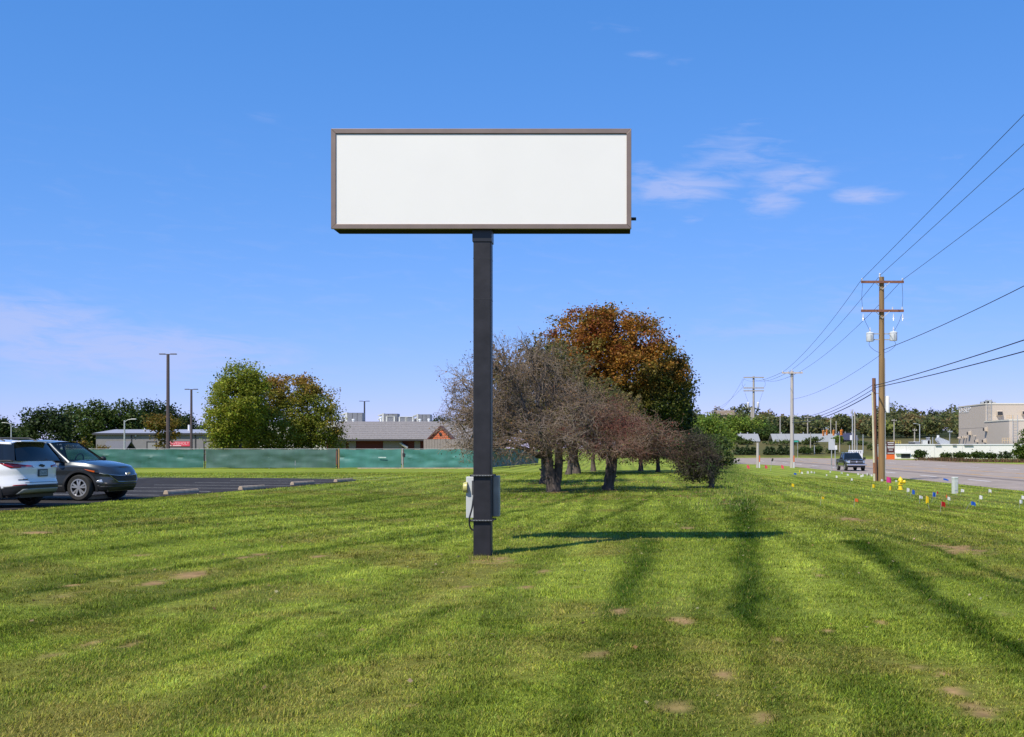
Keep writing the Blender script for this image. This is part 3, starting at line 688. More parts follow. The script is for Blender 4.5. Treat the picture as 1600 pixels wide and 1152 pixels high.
def make_suv(name, label, paint, loc, rz, dark, kit):
    t = thing(name, label, 'car', loc, rz)
    WX, WR, r = 1.363, .425, .352
    ztop = ([-2.4, -2.1, -1.2, 0, .85, 1.1, 1.5, 1.9, 2.12, 2.3], [1.10, 1.13, 1.115, 1.07, 1.035, 1.045, 1.01, .945, .885, .82])
    zb = ([-2.4, -2.0, -1.3, 1.3, 1.9, 2.35], [.36, .30, .22, .22, .26, .30])
    sy = ([0, .12, .28, .42, .58, .74, .88, 1], [.93, .965, .995, .985, .975, .995, .985, .93])
    fx = ([0, .15, .3, .5, .7, .85, 1], [.955, .985, .995, 1.0, .995, .975, .925])
    rx = ([0, .12, .3, .45, .6, .8, 1], [.955, .995, 1.0, .975, .970, .975, .945])
    P, cells, NP = shell_builder(2.29, -2.36, .92, 3.4, 4.6, zb, ztop, sy, fx, rx, [(WX, r, WR), (-WX, r, WR)])
    NL = P.shape[0] - 1
    low = lambda j: j < 5
    def cc(j, i): return (P[j, i] + P[j + 1, (i + 1) % NP]) / 2
    front = lambda c: c[0] > 1.7
    paintc = []; clad = []
    for j, i in cells:
        x, y, z = cc(j, i); f = j / NL
        (clad if f < (.20 if abs(y) > .7 and abs(x) < 1.9 else (.25 if x < 0 else .16)) else paintc).append((j, i))
    from_cells(P, paintc, NP, 'body', paint, t); from_cells(P, clad, NP, 'lower_cladding', M_black, t, off=.004)
    at_ = surf_fn(P, NP, shell_builder.per)
    for s in (-1, 1):
        o = surf_patch(at_, 'nose', [(.64, .66), (1.00, .70), (1.34, .82), (.66, .725)], 'headlight', M_lens_dark, t, .005, s)
        surf_patch(at_, 'nose', [(1.02, .715), (1.18, .755), (1.30, .805), (1.00, .775)], 'turn_signal', M_amber, o, .010, s); surf_patch(at_, 'nose', [(.72, .675), (.90, .695), (.88, .722), (.72, .712)], 'lamp', M_lens_clear, o, .011, s)
        o = surf_patch(at_, 'tail', [(.32, .81), (.90, .785), (1.22, .955), (.34, .865)], 'taillight', M_lens_red, t, .008, s)
        surf_patch(at_, 'tail', [(.36, .81), (.66, .80), (.66, .825), (.36, .828)], 'reverse_lamp', M_lens_clear, o, .015, s)
    if not kit:
        o = surf_patch(at_, 'nose', [(-.42, .41), (.42, .41), (.66, .70), (-.66, .70)], 'grille', M_black, t, .005, 1, 16, 6)
        ring = [(-.42, .41), (0, .405), (.42, .41), (.55, .55), (.66, .70), (.30, .71), (0, .715), (-.30, .71), (-.66, .70), (-.55, .55), (-.42, .41)]
        ring = [(a + (c - a) * k / 4, b_ + (d_ - b_) * k / 4) for (a, b_), (c, d_) in zip(ring[:-1], ring[1:]) for k in range(4)] + [ring[-1]]
        MB().path([at_('nose', a, b_, .014) for a, b_ in ring], .013, 6)  .build('grille_trim', M_trim, o, smooth=True)
        for s in (-1, 1): MB().path([at_('nose', s * a, b_, .012) for a, b_ in ((.64, .70), (.72, .705), (.80, .712))], [.013, .011, .006], 6)  .build('grille_trim', M_trim, o, smooth=True)
        bowtie(o, at_('nose', 0, .80, .014), 1, .20, M_chrome)
        for s in (-1, 1): surf_patch(at_, 'nose', [(.80, .33), (1.0, .345), (.97, .41), (.84, .47)], 'fog_light', M_lens_clear, t, .006, s)
        surf_patch(at_, 'nose', [(-.74, .12), (.74, .12), (.78, .34), (-.78, .34)], 'lower_grille', M_black, t, .006, 1, 16, 3)
    else:
        surf_patch(at_, 'tail', [(-.80, .015), (.80, .015), (.66, .15), (-.66, .15)], 'skid_plate', mat('skid_silver', (.22, .23, .22), rough=.4, var=.1), t, .012, 1, 16, 3)
        for s in (-1, 1): surf_patch(at_, 'tail', [(.56, .268), (.88, .268), (.86, .292), (.56, .290)], 'reflector', M_lens_red, t, .007, s)
        q = at_('tail', 0, .62, 0); pp = MB().b2(q.x - .03, q.x + .0, -.17, .17, .74, .92).build('licence_plate', mat('plate_dark', (.035, .05, .06), rough=.4, var=0), t, bevel=.004)
        MB().b2(q.x - .035, q.x - .031, -.14, .14, .765, .895).build('plate_face', mat('plate_face', (.20, .26, .30), rough=.4, var=.6, scale=30), pp)
        bowtie(t, at_('tail', 0, .86, .01), -1, .20, M_black)
        for a, b_, tt_, m in ((.50, .74, .44, M_black), (.52, .62, .47, M_chrome), (-.74, -.60, .47, M_chrome)): surf_patch(at_, 'tail', [(a, tt_ - .01), (b_, tt_ - .01), (b_, tt_ + .01), (a, tt_ + .01)], 'badge', m, t, .006)
        surf_patch(at_, 'tail', [(-.60, .335), (.60, .335), (.60, .345), (-.60, .345)], 'hatch_seam', M_black, t, .003)
    # wheel arches, underside, wheels
    for s in (-1, 1):
        for wx in (WX, -WX):
            mb = MB(); n = 26; vs = []
            for k in range(n + 1):
                a = R(-14) + (R(208)) * k / n
                for rr, yo in ((WR - .008, -.04), (WR - .004, .020), (WR + .055, .016), (WR + .06, -.01)):
                    x, z = wx + rr * math.cos(a), r + rr * math.sin(a); e = min(1, abs(x + .035) / 2.325); pw = 3.4 if x > 0 else 4.6
                    y = .92 * (1 - e ** pw) ** (1 / pw) * float(np.interp((z - .22) / .86, *sy))
                    vs.append((x, s * (y + yo), z))
            fs = [(4 * k + q, 4 * k + (q + 1) % 4, 4 * k + 4 + (q + 1) % 4, 4 * k + 4 + q) for k in range(n) for q in range(4)]
            mb.add(vs, fs); mb.build('wheel_arch', M_black, t, smooth=True)
            wheel(t, wx, s * .785, r, .225, s)
    ch = MB(); ch.b2(-2.15, 2.05, -.60, .60, .24, .80); ch.b2(-.85, .85, -.84, .84, .24, .9); ch.build('underbody', M_black, t)
    # hood and the belt deck
    top = P[NL]
    half = NP // 2
    def deck(x0, x1, crown):
        mb = MB(); rows = []
        for i in range(0, half + 1):
            p = top[i % NP]
            if x0 - .03 <= p[0] <= x1 + .03: rows.append(p)
        vs = []; K = 12
        for p in rows:
            for k in range(K + 1):
                u = 1 - 2 * k / K; edge = abs(u)
                vs.append((p[0] + (.10 * (1 - u * u) if crown and p[0] < 1.25 else 0), p[1] * u, p[2] + crown * (1 - edge ** 2.6) * (.4 + .6 * min(1, abs(p[1]) / .8))))
        fs = [(i * (K + 1) + k, i * (K + 1) + k + 1, (i + 1) * (K + 1) + k + 1, (i + 1) * (K + 1) + k) for i in range(len(rows) - 1) for k in range(K)]
        mb.add(vs, fs); return mb
    deck(1.02, 3, .065).build('hood', paint, t, smooth=True)
    deck(-3, 1.1, -.02).build('interior_deck', M_black, t)
    # cabin
    zb_ = lambda x: interp(x, *ztop)
    pil = {'A': (1.02, .30), 'B': (-.24, -.24), 'C': (-1.18, -1.10), 'D': (-1.92, -1.72), 'E': (-2.18, -1.96)}
    yb = lambda x: .858 - .02 * max(0, -x - 1.4) - .05 * max(0, x - .4)
    def bp(x): return Vector((x, yb(x), zb_(x) - .004))
    def rp(x): return Vector((x, .655 - .03 * max(0, -x - .8) - .03 * max(0, x), interp(x, [-2.0, -1.2, -.3, .32], [1.545, 1.585, 1.60, 1.56])))
    def mix(a, b, u): return a + (b - a) * u
    def side(n0, n1, d0, d1, name, m, v0=.04, v1=.93, out=.0):
        for s in (-1, 1):
            xb0, xr0 = pil[n0]; xb1, xr1 = pil[n1]
            A, B, Cc, D = bp(xb0 - d0), bp(xb1 + d1), rp(xr1 + d1), rp(xr0 - d0)
            q = [mix(A, D, v0), mix(B, Cc, v0), mix(B, Cc, v1), mix(A, D, v1)]
            q = [Vector((p.x, s * (p.y + out), p.z)) for p in q]
            mb = MB(); mb.add(*patch(*q, nu=8, nv=4, bulge=(0, s * .02, .0))); mb.build(name, m, t, smooth=True)
    gm = M_tglass if kit else M_cglass
    side('A', 'B', .07, .03, 'side_window', gm); side('B', 'C', .03, .03, 'side_window', gm); side('C', 'D', .05, .0, 'side_window', M_tglass)
    def pillar(n, dx0, dx1, m, v0=0., v1=1., nm='pillar'):
        for s in (-1, 1):
            xb, xr = pil[n]; mb = MB(); q = []
            for x0, x1 in ((xb + dx0, xr + dx0), (xb + dx1, xr + dx1)): q.append((bp(x0), rp(x1)))
            pts = [mix(q[0][0], q[0][1], v0), mix(q[1][0], q[1][1], v0), mix(q[1][0], q[1][1], v1), mix(q[0][0], q[0][1], v1)]
            pts = [Vector((p.x, s * (p.y + .004), p.z)) for p in pts]
            mb.add(*patch(*pts, nu=3, nv=6, bulge=(0, s * .018, 0))); mb.build(nm, m, t, smooth=True)
    pillar('A', .05, -.075, paint); pillar('B', .04, -.04, M_black); pillar('C', .035, -.055, M_black); pillar('D', .01, -.28, M_tglass if kit else paint)
    # belt moulding and roof rail of paint
    for s in (-1, 1):
        for v0, v1, m, nm in ((-.01, .05, M_black, 'belt_moulding'), (.915, 1.03, paint, 'roof_side')):
            mb = MB(); xs = np.linspace(0, 1, 24); vs = []
            for u in xs:
                xb = 1.0 + (-2.16 - 1.0) * u; xr = .28 + (-1.94 - .28) * u
                for v in (v0, v1):
                    p = mix(bp(xb), rp(xr), v); vs.append((p.x, s * (p.y + .012), p.z))
            mb.add(vs, [(2 * k, 2 * k + 1, 2 * k + 3, 2 * k + 2) for k in range(23)]); o = mb.build(nm, m, t, smooth=True)
            sm = o.modifiers.new('thick', 'SOLIDIFY'); sm.thickness = .02; sm.offset = 0
    mb = MB(); vs = []; K = 12; NX = 16
    for i in range(NX + 1):
        u = i / NX; x = .31 + (-1.97 - .31) * u; e = rp(x); 
        for k in range(K + 1):
            w = 1 - 2 * k / K; vs.append((x + (.07 * (1 - w * w) if i == 0 else 0) - (.05 * (1 - w * w) if i == NX else 0), e.y * w * 1.015, e.z + .062 * (1 - abs(w) ** 2.4) * (1 - .4 * (abs(u - .45) / .55) ** 2)))
    mb.add(vs, [(i * (K + 1) + k, i * (K + 1) + k + 1, (i + 1) * (K + 1) + k + 1, (i + 1) * (K + 1) + k) for i in range(NX) for k in range(K)])
    mb.build('roof', paint, t, smooth=True)
    a = bp(1.02); b = rp(.30)
    ws = [Vector((1.02, s * (a.y - .015), a.z - .02)) for s in (1, -1)] + [Vector((.30, -(b.y - .005), b.z + .006)), Vector((.30, b.y - .005, b.z + .006))]
    mb = MB(); mb.add(*patch(*ws, nu=12, nv=8, bulge=(.11, 0, .05))); mb.build('windshield', M_cglass if not kit else M_tglass, t, smooth=True)
    a = bp(-2.17); b = rp(-1.955)
    ws = [Vector((-2.20, s * (a.y - .05), a.z - .005)) for s in (1, -1)] + [Vector((-1.97, -(b.y - .02), b.z + .01)), Vector((-1.97, b.y - .02, b.z + .01))]
    mb = MB(); mb.add(*patch(*ws, nu=12, nv=8, bulge=(-.09, 0, .02))); mb.build('rear_window', M_tglass, t, smooth=True)
    mb = MB(); mb.b2(-2.16, -1.90, -.58, .58, 1.575, 1.60); mb.build('spoiler', paint, t, bevel=.012)
    for s in (-1, 1):
        mb = MB(); mb.lathe([(0, -.10), (.05, -.09), (.085, -.02), (.088, .05), (.06, .10), (0, .11)], (.80, 0, 0), 14, 'X'); o = mb.build('mirror', M_black if not kit else paint, t, smooth=True)
        o.location = (.0, s * 1.0, zb_(.8) + .075); o.scale = (.8, 1.15, .95); o.location.x = .16
        MB().tube((.84, s * .86, zb_(.84) + .02), (.80, s * .97, zb_(.8) + .05), .022).build('mirror_arm', M_black, t)
        if kit:
            MB().path([(.1, s * .60, 1.63), (.02, s * .60, 1.685), (-1.5, s * .585, 1.675), (-1.72, s * .58, 1.60)], .017, 8).build('roof_rail', M_black, t)
        MB().b2(.02, .16, s * .885 - .012, s * .885 + .012, .90, .925).build('door_handle', paint, t, bevel=.006)
        MB().b2(-1.05, -.90, s * .885 - .012, s * .885 + .012, .92, .945).build('door_handle', paint, t, bevel=.006)
    # seats and steering wheel seen through the glass
    if not kit:
        for s in (-1, 1):
            mb = MB(); mb.box((-.15, s * .37, 1.16), (.14, .44, .42), ry=R(-12)); mb.box((-.21, s * .37, 1.43), (.09, .24, .16), ry=R(-8)); mb.build('seat', M_black, t, bevel=.03)
        mb = MB(); pts = [(.50 + .04 * math.sin(q), .37 + .18 * math.cos(q), 1.10 + .17 * math.sin(q)) for q in np.linspace(0, 2 * math.pi, 22)]; mb.path(pts, .016, 6); mb.build('steering_wheel', M_black, t)
        MB().b2(.45, 1.0, -.70, .70, .98, 1.075).build('dashboard', M_black, t, bevel=.03)
    return t
M_grey_paint = mat('car_paint_grey', (.048, .055, .060), rough=.28, var=0, metal=.55, coat=1, spec=.5)
M_white_paint = mat('car_paint_white', (.78, .78, .78), rough=.3, var=0, coat=1)
HL = math.atan2(head.y, head.x)
wheel_pt = at(124, 783.5)
def place_suv(front_wheel_right):   # ground point of the outer right front tyre
    f = Vector((math.cos(HL), math.sin(HL), 0)); l = Vector((-f.y, f.x, 0)); o = front_wheel_right - f * 1.363 + l * .85; o.z = .166; return o
grey_o = place_suv(wheel_pt)
grey = make_suv('parked_car', 'dark grey crossover parked nose towards the lawn', M_grey_paint, grey_o, HL, True, False)
YWc = 28.0; white_o = Vector((PX(70, YWc), YWc, .166)) - Vector((math.cos(HL), math.sin(HL), 0)) * 2.36
white = make_suv('parked_car', 'white crossover backed in with its red taillight towards the lawn', M_white_paint, white_o, HL + math.pi, False, True)

# pickup on the road
def make_pickup(loc, rz):
    t = thing('pickup_truck', 'dark pickup truck driving towards the viewer on the road', 'truck', loc, rz)
    paint = mat('truck_paint', (.035, .034, .038), rough=.3, var=0, metal=.3, coat=1)
    WF, WB, r, WR = 1.62, -1.62, .37, .45
    ztop = ([-2.8, -.9, .9, 1.2, 2.3, 2.6], [1.10, 1.10, 1.10, 1.10, 1.03, .98]); zb = ([-3, 3], [.40, .40])
    sy = ([0, .2, .5, .8, 1], [.95, .99, 1, .985, .95]); fx = ([0, .3, .6, .9, 1], [.98, 1, 1, .985, .965]); rx = ([0, 1], [1, 1])
    P, cells, NP = shell_builder(2.55, -2.75, .93, 6, 9, zb, ztop, sy, fx, rx, [(WF, r, WR), (WB, r, WR)], NP=240, NL=16)
    NL = 16; cc = lambda q: (P[q[0], q[1]] + P[q[0] + 1, (q[1] + 1) % NP]) / 2
    gr = []; hl = []; bd = []
    for q in cells:
        x, y, z = cc(q); f = q[0] / NL
        if x > 2.2 and .52 < f < .9 and abs(y) < .58: gr.append(q)
        elif x > 2.1 and .55 < f < .88 and abs(y) >= .58: hl.append(q)
        else: bd.append(q)
    from_cells(P, bd, NP, 'body', paint, t); g_ = from_cells(P, gr, NP, 'grille', M_black, t, off=.004)
    MB().b2(2.53, 2.57, -.56, .56, .83, .87).build('grille_bar', M_chrome, g_); MB().lathe([(0, -.01), (.09, -.01), (.09, .012), (0, .014)], (2.57, 0, .85), 14, 'X').build('emblem', M_chrome, g_)
    for s in (-1, 1): from_cells(P, [q for q in hl if s * cc(q)[1] > 0], NP, 'headlight', M_lens_clear, t, off=.006)
    MB().b2(2.50, 2.68, -.92, .92, .50, .66).build('bumper', M_chrome, t, bevel=.04)
    MB().b2(2.40, 2.58, -.80, .80, .34, .49).build('air_dam', M_black, t)
    hood = MB(); hood.add(*patch((2.42, .86, 1.02), (2.42, -.86, 1.02), (1.1, -.86, 1.09), (1.1, .86, 1.09), 10, 6, bulge=(.06, 0, .09))); hood.build('hood', mat('truck_hood', (.16, .15, .15), rough=.25, var=0, metal=.5, coat=1), t, smooth=True)
    cabp = {'fb': (1.15, .86, 1.08), 'ft': (.45, .66, 1.66), 'rt': (-.75, .66, 1.66), 'rb': (-.85, .86, 1.08)}
    def sp(k, s): x, y, z = cabp[k]; return Vector((x, s * y, z))
    def pat(a, b, c, d, nm, m, bl): mb = MB(); mb.add(*patch(a, b, c, d, 8, 6, bulge=bl)); mb.build(nm, m, t, smooth=True)
    pat(sp('fb', 1), sp('fb', -1), sp('ft', -1), sp('ft', 1), 'windshield', M_tglass, (.1, 0, .03)); pat(sp('rb', 1), sp('rb', -1), sp('rt', -1), sp('rt', 1), 'rear_window', M_tglass, (-.04, 0, 0))
    pat(sp('ft', 1), sp('ft', -1), sp('rt', -1), sp('rt', 1), 'roof', paint, (0, 0, .06))
    for s in (-1, 1):
        pat(sp('fb', s), sp('rb', s), sp('rt', s), sp('ft', s), 'side_window', M_tglass, (0, s * .02, 0))
        mb = MB()
        for a, b in (('fb', 'ft'), ('ft', 'rt'), ('rt', 'rb')): mb.tube(sp(a, s), sp(b, s), .045, n=6)
        mb.tube(Vector((.1, s * .87, 1.09)), Vector((.0, s * .68, 1.65)), .03, n=6); mb.build('pillar', paint, t)
        MB().box((1.0, s * 1.08, 1.16), (.12, .24, .22)).build('mirror', M_black, t, bevel=.03)
        for wx in (WF, WB): wheel(t, wx, s * .80, r, .25, s, 5, .22, M_alloy, False)
    d = MB(); d.b2(-2.6, 2.3, -.55, .55, .38, .75); d.b2(-2.65, -.9, -.80, .80, .78, .80); d.build('underbody', M_black, t)
    return t
tp = Vector((PX(1333, 84 * D), 84 * D, RZ + .012))
make_pickup((tp.x, tp.y + 1.2, tp.z), R(-90 + 1.0))

# ------------------------------------------------------------------ vegetation
LEAF = np.array([[-.5, 0, 0], [0, .55, .12], [.5, 0, 0], [0, -.55, .12]])
def leaf_arrays(C, size, r, up=.35):
    n = len(C); q = r.normal(0, 1, (n, 3)); q[:, 2] = np.abs(q[:, 2]) + up; N = q / np.linalg.norm(q, axis=1)[:, None]
    a = np.cross(N, r.normal(0, 1, (n, 3))); a /= np.linalg.norm(a, axis=1)[:, None]; b = np.cross(N, a)
    s = (size * r.uniform(.6, 1.3, n))[:, None, None]
    V = C[:, None, :] + s * (LEAF[None, :, 0:1] * a[:, None] + LEAF[None, :, 1:2] * b[:, None] + LEAF[None, :, 2:3] * N[:, None])
    return V.reshape(-1, 3), np.arange(n * 4).reshape(-1, 4)
def crown_points(lobes, n, clump, per, r, shell=.62):
    """leaf positions: clumps set through the outer part of a few lobes"""
    vol = np.array([l[3] * l[4] * l[5] for l in lobes]) ** .67; vol = vol / vol.sum(); nc = max(6, n // per); k = r.choice(len(lobes), nc, p=vol)
    d = r.normal(0, 1, (nc, 3)); d /= np.linalg.norm(d, axis=1)[:, None]; rad = shell + (1.04 - shell) * r.uniform(0, 1, nc) ** .6
    L = np.array(lobes); C = L[k, :3] + d * L[k, 3:] * rad[:, None]
    P = np.repeat(C, per, 0) + r.normal(0, 1, (nc * per, 3)) * np.repeat(clump * r.uniform(.6, 1.4, nc), per)[:, None] * np.array((1, 1, .7))
    tone = np.repeat(r.uniform(0, 1, nc), per); return P, tone
def branch_tubes(segs, n=5):
    p0 = np.array([s[0] for s in segs]); p1 = np.array([s[1] for s in segs]); r0 = np.array([s[2] for s in segs]); r1 = np.array([s[3] for s in segs])
    d = p1 - p0; d /= np.linalg.norm(d, axis=1)[:, None] + 1e-9; a = np.cross(d, np.where(np.abs(d[:, 2:3]) > .9, [[1, 0, 0]], [[0, 0, 1]])); a /= np.linalg.norm(a, axis=1)[:, None]; b = np.cross(d, a)
    V = np.zeros((len(segs), 2, n, 3))
    for k in range(n):
        t = 2 * np.pi * k / n; o = a * np.cos(t) + b * np.sin(t); V[:, 0, k] = p0 + o * r0[:, None]; V[:, 1, k] = p1 + o * r1[:, None]
    base = np.arange(len(segs))[:, None, None] * 2 * n
    Fq = np.array([[k, (k + 1) % n, n + (k + 1) % n, n + k] for k in range(n)])[None] + base
    return V.reshape(-1, 3), Fq.reshape(-1, 4)
def trunk_mesh(name, parent, h, r0, rr, lobes=None, m=None, nl=6, lean=(0, 0)):
    segs = []; p = np.array((0., 0, -.15)); rad = r0 * 1.35; K = 7
    pts = []
    for k in range(K + 1):
        u = k / K; pts.append((np.array((lean[0] * u * u + rr.normal(0, .03) * r0 * 4, lean[1] * u * u + rr.normal(0, .03) * r0 * 4, -.15 + (h + .15) * u)), r0 * (1.35 - .55 * min(1, u * 4) - .3 * u)))
    mb = MB(); mb.path([tuple(q[0]) for q in pts], [float(q[1]) for q in pts], 12)
    if lobes is not None:
        for l in lobes[:nl]:
            s = pts[int(K * rr.uniform(.55, .95))][0]; e = np.array(l[:3]) + rr.normal(0, .2, 3); m1 = (s + e) / 2 + np.array((0, 0, .12 * np.linalg.norm(e - s)))
            mb.path([tuple(s), tuple(m1), tuple(e)], [r0 * .45, r0 * .28, r0 * .08], 7)
    return mb.build(name, m or M_bark, parent, smooth=True)
def leafy_tree(name, label, cat, loc, lobes, n, size, colfn, seed, th, tr, clump=.35, per=26, group=None, needle=False, shell=.62, nl=6):
    r = np.random.default_rng(seed); t = thing(name, label, cat, loc, 0, group)
    trunk_mesh('trunk', t, th, tr, r, lobes, nl=nl)
    P, tone = crown_points(lobes, n, clump, per, r, shell)
    P = P[P[:, 2] > .15]; tone = tone[:len(P)]
    V, Fq = leaf_arrays(P, size, r); c = colfn(P, tone, r)
    np_mesh('crown', V, Fq, M_needle if needle else M_leaf, t, col=np.repeat(c, 4, 0)); return t
def blend(a, b, u): return np.array(a) * (1 - u[:, None]) + np.array(b) * u[:, None]
def vary(c, r, k=.25): return np.clip(c * r.uniform(1 - k, 1 + k, (len(c), 1)) * (1 + r.normal(0, .08, c.shape)), .003, 1)
def c_dark(P, t, r): return vary(blend((.045, .078, .017), (.095, .130, .030), t), r)
def c_conif(P, t, r): return vary(blend((.028, .048, .016), (.055, .080, .024), t), r)
def c_pale(P, t, r): return vary(blend((.075, .11, .030), (.12, .15, .040), t), r)
def c_bright(P, t, r): return vary(blend((.12, .19, .026), (.21, .27, .036), t), r)
def lobes_round(w, h, z0, k, r, flat=1.0):
    """a lumpy crown w wide reaching from z0 to h"""
    H = h - z0; out = [(0, 0, z0 + H * .5, w * .36, w * .36 * flat, H * .42)]
    for i in range(k):
        a = 2 * math.pi * i / k + r.uniform(-.4, .4); e = r.uniform(-.15, .75); rad = w * .5 * (1 - .28 * max(0, e)) * r.uniform(.52, .66); s = r.uniform(.17, .25)
        out.append((math.cos(a) * rad, math.sin(a) * rad * flat, z0 + H * (.45 + e * .45), w * s, w * s, H * r.uniform(.20, .28)))
    out.append((r.uniform(-.08, .08) * w, 0, h - H * .22, w * .24, w * .24, H * .24)); return out

# --- the group of trees right of the pole
def crab(name, label, loc, Y, seed, trunks, lobes_px, twig_cols, leaf_n, leaf_cols, dens=1.0, leafsize=.055, fy=1.45, zmin=.9, deep=2.6):
    r = np.random.default_rng(seed); t = thing(name, label, 'tree', loc); limbs = []; segs = []; fine = []; tips = []
    mb = MB(); starts = []
    for (dx, dy, hh, rad) in trunks:
        pts = []; K = 8; ph = r.uniform(0, 6)
        for k in range(K + 1):
            u = k / K; pts.append((dx * (.25 + .75 * u) + .035 * math.sin(5 * u + ph), dy * (.25 + .75 * u) + .03 * math.cos(4 * u + ph), -.12 + (hh + .12) * u))
        mb.path(pts, [rad * (1.5 if k == 0 else 1.22 if k == 1 else 1.08 - .25 * k / K) * (1 + .10 * math.sin(3.3 * k + ph)) for k in range(K + 1)], 12); starts.append((np.array(pts[-1]), rad * .8)); starts.append((np.array(pts[-2]), rad * .8))
        for _ in range(9):   # burls and stubs
            k = int(r.integers(1, K)); a = r.uniform(0, 6.28); p = np.array(pts[k]); e = p + np.array((math.cos(a), math.sin(a), r.uniform(0, .5))) * rad * r.uniform(1.05, 1.6)
            mb.tube(tuple(p), tuple(e), rad * .45, rad * .16, 6)
    for px, py, rx, ry, dy in lobes_px:
        c = np.array((PX(px, Y) - loc.x, dy * deep, PZ(py, Y) - loc.z)); rad3 = np.array((rx, rx * fy, ry)) / F * Y
        s0, sr = min(starts, key=lambda q: np.linalg.norm(q[0][:2] - c[:2]) + r.uniform(0, .4)); d = c - s0; L = np.linalg.norm(d)
        end = c + d / L * rad3.mean() * .4; n = 8; path = []
        for k in range(n + 1):
            u = k / n; path.append(s0 + (end - s0) * u + np.array((0, 0, .22 * L * math.sin(math.pi * u) * .5)) + r.normal(0, .035 * L * (u > 0) * (u < 1), 3))
        r0 = sr * .62; mb.path([tuple(p) for p in path], [r0 * (1 - .82 * k / n) for k in range(n + 1)], 7)
        ns = max(5, int(46 * dens * (rad3[0] * rad3[2]) ** .8))
        for j in range(ns):
            dirv = r.normal(0, 1, 3); dirv /= np.linalg.norm(dirv); tgt = c + dirv * rad3 * r.uniform(.35, 1.05) ** .5
            k = int(r.integers(3, n + 1)); q = path[k]; m = 5; pp = [q]
            for i in range(1, m + 1):
                u = i / m; pp.append(q + (tgt - q) * u + np.array((0, 0, .10 * math.sin(math.pi * u))) + r.normal(0, .055, 3))
            w0 = r.uniform(.012, .026)
            for i in range(m): segs.append((pp[i], pp[i + 1], w0 * (1 - .8 * i / m), w0 * (1 - .8 * (i + 1) / m)))
            for h in range(int(8 * dens)):
                i = int(r.integers(1, m + 1)); d3 = pp[i] - pp[i - 1]; d3 = d3 / (np.linalg.norm(d3) + 1e-6) * .7 + r.normal(0, .65, 3); d3 /= np.linalg.norm(d3); l3 = r.uniform(.25, .62)
                a0 = pp[i]; a1 = a0 + d3 * l3 * .5 + r.normal(0, .02, 3); d3b = d3 + r.normal(0, .3, 3); a2 = a1 + d3b / np.linalg.norm(d3b) * l3 * .5
                fine.append((a0, a1, .0085, .0065)); fine.append((a1, a2, .0065, .004))
                for v_ in range(4):
                    b0 = a1 if v_ % 2 else a2; d4 = d3 + r.normal(0, .75, 3); d4 /= np.linalg.norm(d4); b1 = b0 + d4 * r.uniform(.10, .30); fine.append((b0, b1, .0055, .0028)); tips.append(b1)
    mb.build('trunk', M_bark, t, smooth=True)
    V, Fq = branch_tubes(segs, 4); np_mesh('branches', V, Fq, M_twig, t, col=np.repeat(np.array(twig_cols[0])[None] * .8 * r.uniform(.7, 1.2, (len(segs), 1)), 8, 0))['kind'] = 'stuff'
    fine = [q for q in fine if q[1][2] > zmin]
    V, Fq = branch_tubes(fine, 3); mid = np.array([(q[0] + q[1]) / 2 for q in fine]); u = fbm(mid[:, 0] * .6 + mid[:, 2], mid[:, 1] * .6 + mid[:, 2] * .7, seed)
    cs = blend(twig_cols[0], twig_cols[1], sst(.40, .62, u)) * r.uniform(.65, 1.4, (len(fine), 1)); np_mesh('twigs', V, Fq, M_twig, t, col=np.repeat(cs, 6, 0))['kind'] = 'stuff'
    tp = np.array(tips); tp = tp[tp[:, 2] > zmin]; k = r.choice(len(tp), leaf_n, replace=len(tp) < leaf_n); C = tp[k] + r.normal(0, .05, (len(k), 3))
    V, Fq = leaf_arrays(C, leafsize, r, .1); cu = fbm(C[:, 0] * .7 + C[:, 2], C[:, 1] * .7 + C[:, 2], seed + 5); pick = sst(.4, .6, cu)
    np_mesh('leaves', V, Fq, M_leaf, t, col=np.repeat(vary(blend(leaf_cols[0], leaf_cols[1], pick), r, .35), 4, 0))['kind'] = 'stuff'
    return t
TW = [(.245, .190, .140), (.165, .112, .075)]
p1 = at(864, 768.5)
crab('bare_tree', 'wide nearly bare tree with a thick twin trunk closest to the sign pole', p1, p1.y, 11, [(-.16, .0, 1.45, .20), (.24, .18, 1.55, .17)],
     [(735, 612, 46, 48, .3), (778, 575, 52, 42, -.4), (825, 562, 52, 40, .4), (742, 668, 52, 40, -.5), (800, 648, 62, 52, 0), (858, 622, 56, 56, .5), (850, 680, 60, 34, -.8), (790, 700, 56, 22, -.6), (716, 645, 26, 46, 0), (735, 702, 38, 18, .4), (885, 694, 44, 22, -.9), (910, 640, 44, 40, -.2)],
     TW, 6500, [(.17, .135, .045), (.21, .120, .05)], .80)
pb = at(853, 756)
crab('bare_tree', 'bare tree half hidden behind the left side of the twin trunk', pb, pb.y, 17, [(-.1, .1, 1.6, .2)],
     [(800, 600, 52, 44, 0), (765, 650, 50, 42, .4), (850, 570, 46, 34, .2), (830, 660, 60, 36, -.5), (880, 610, 50, 50, .5)], TW, 20000, [(.16, .13, .055), (.21, .13, .05)], .62, .11, 2.1, 1.6, 5.0)  # twig-brown leaves added and crown deepened to thicken the shade below
p2 = at(950, 766)
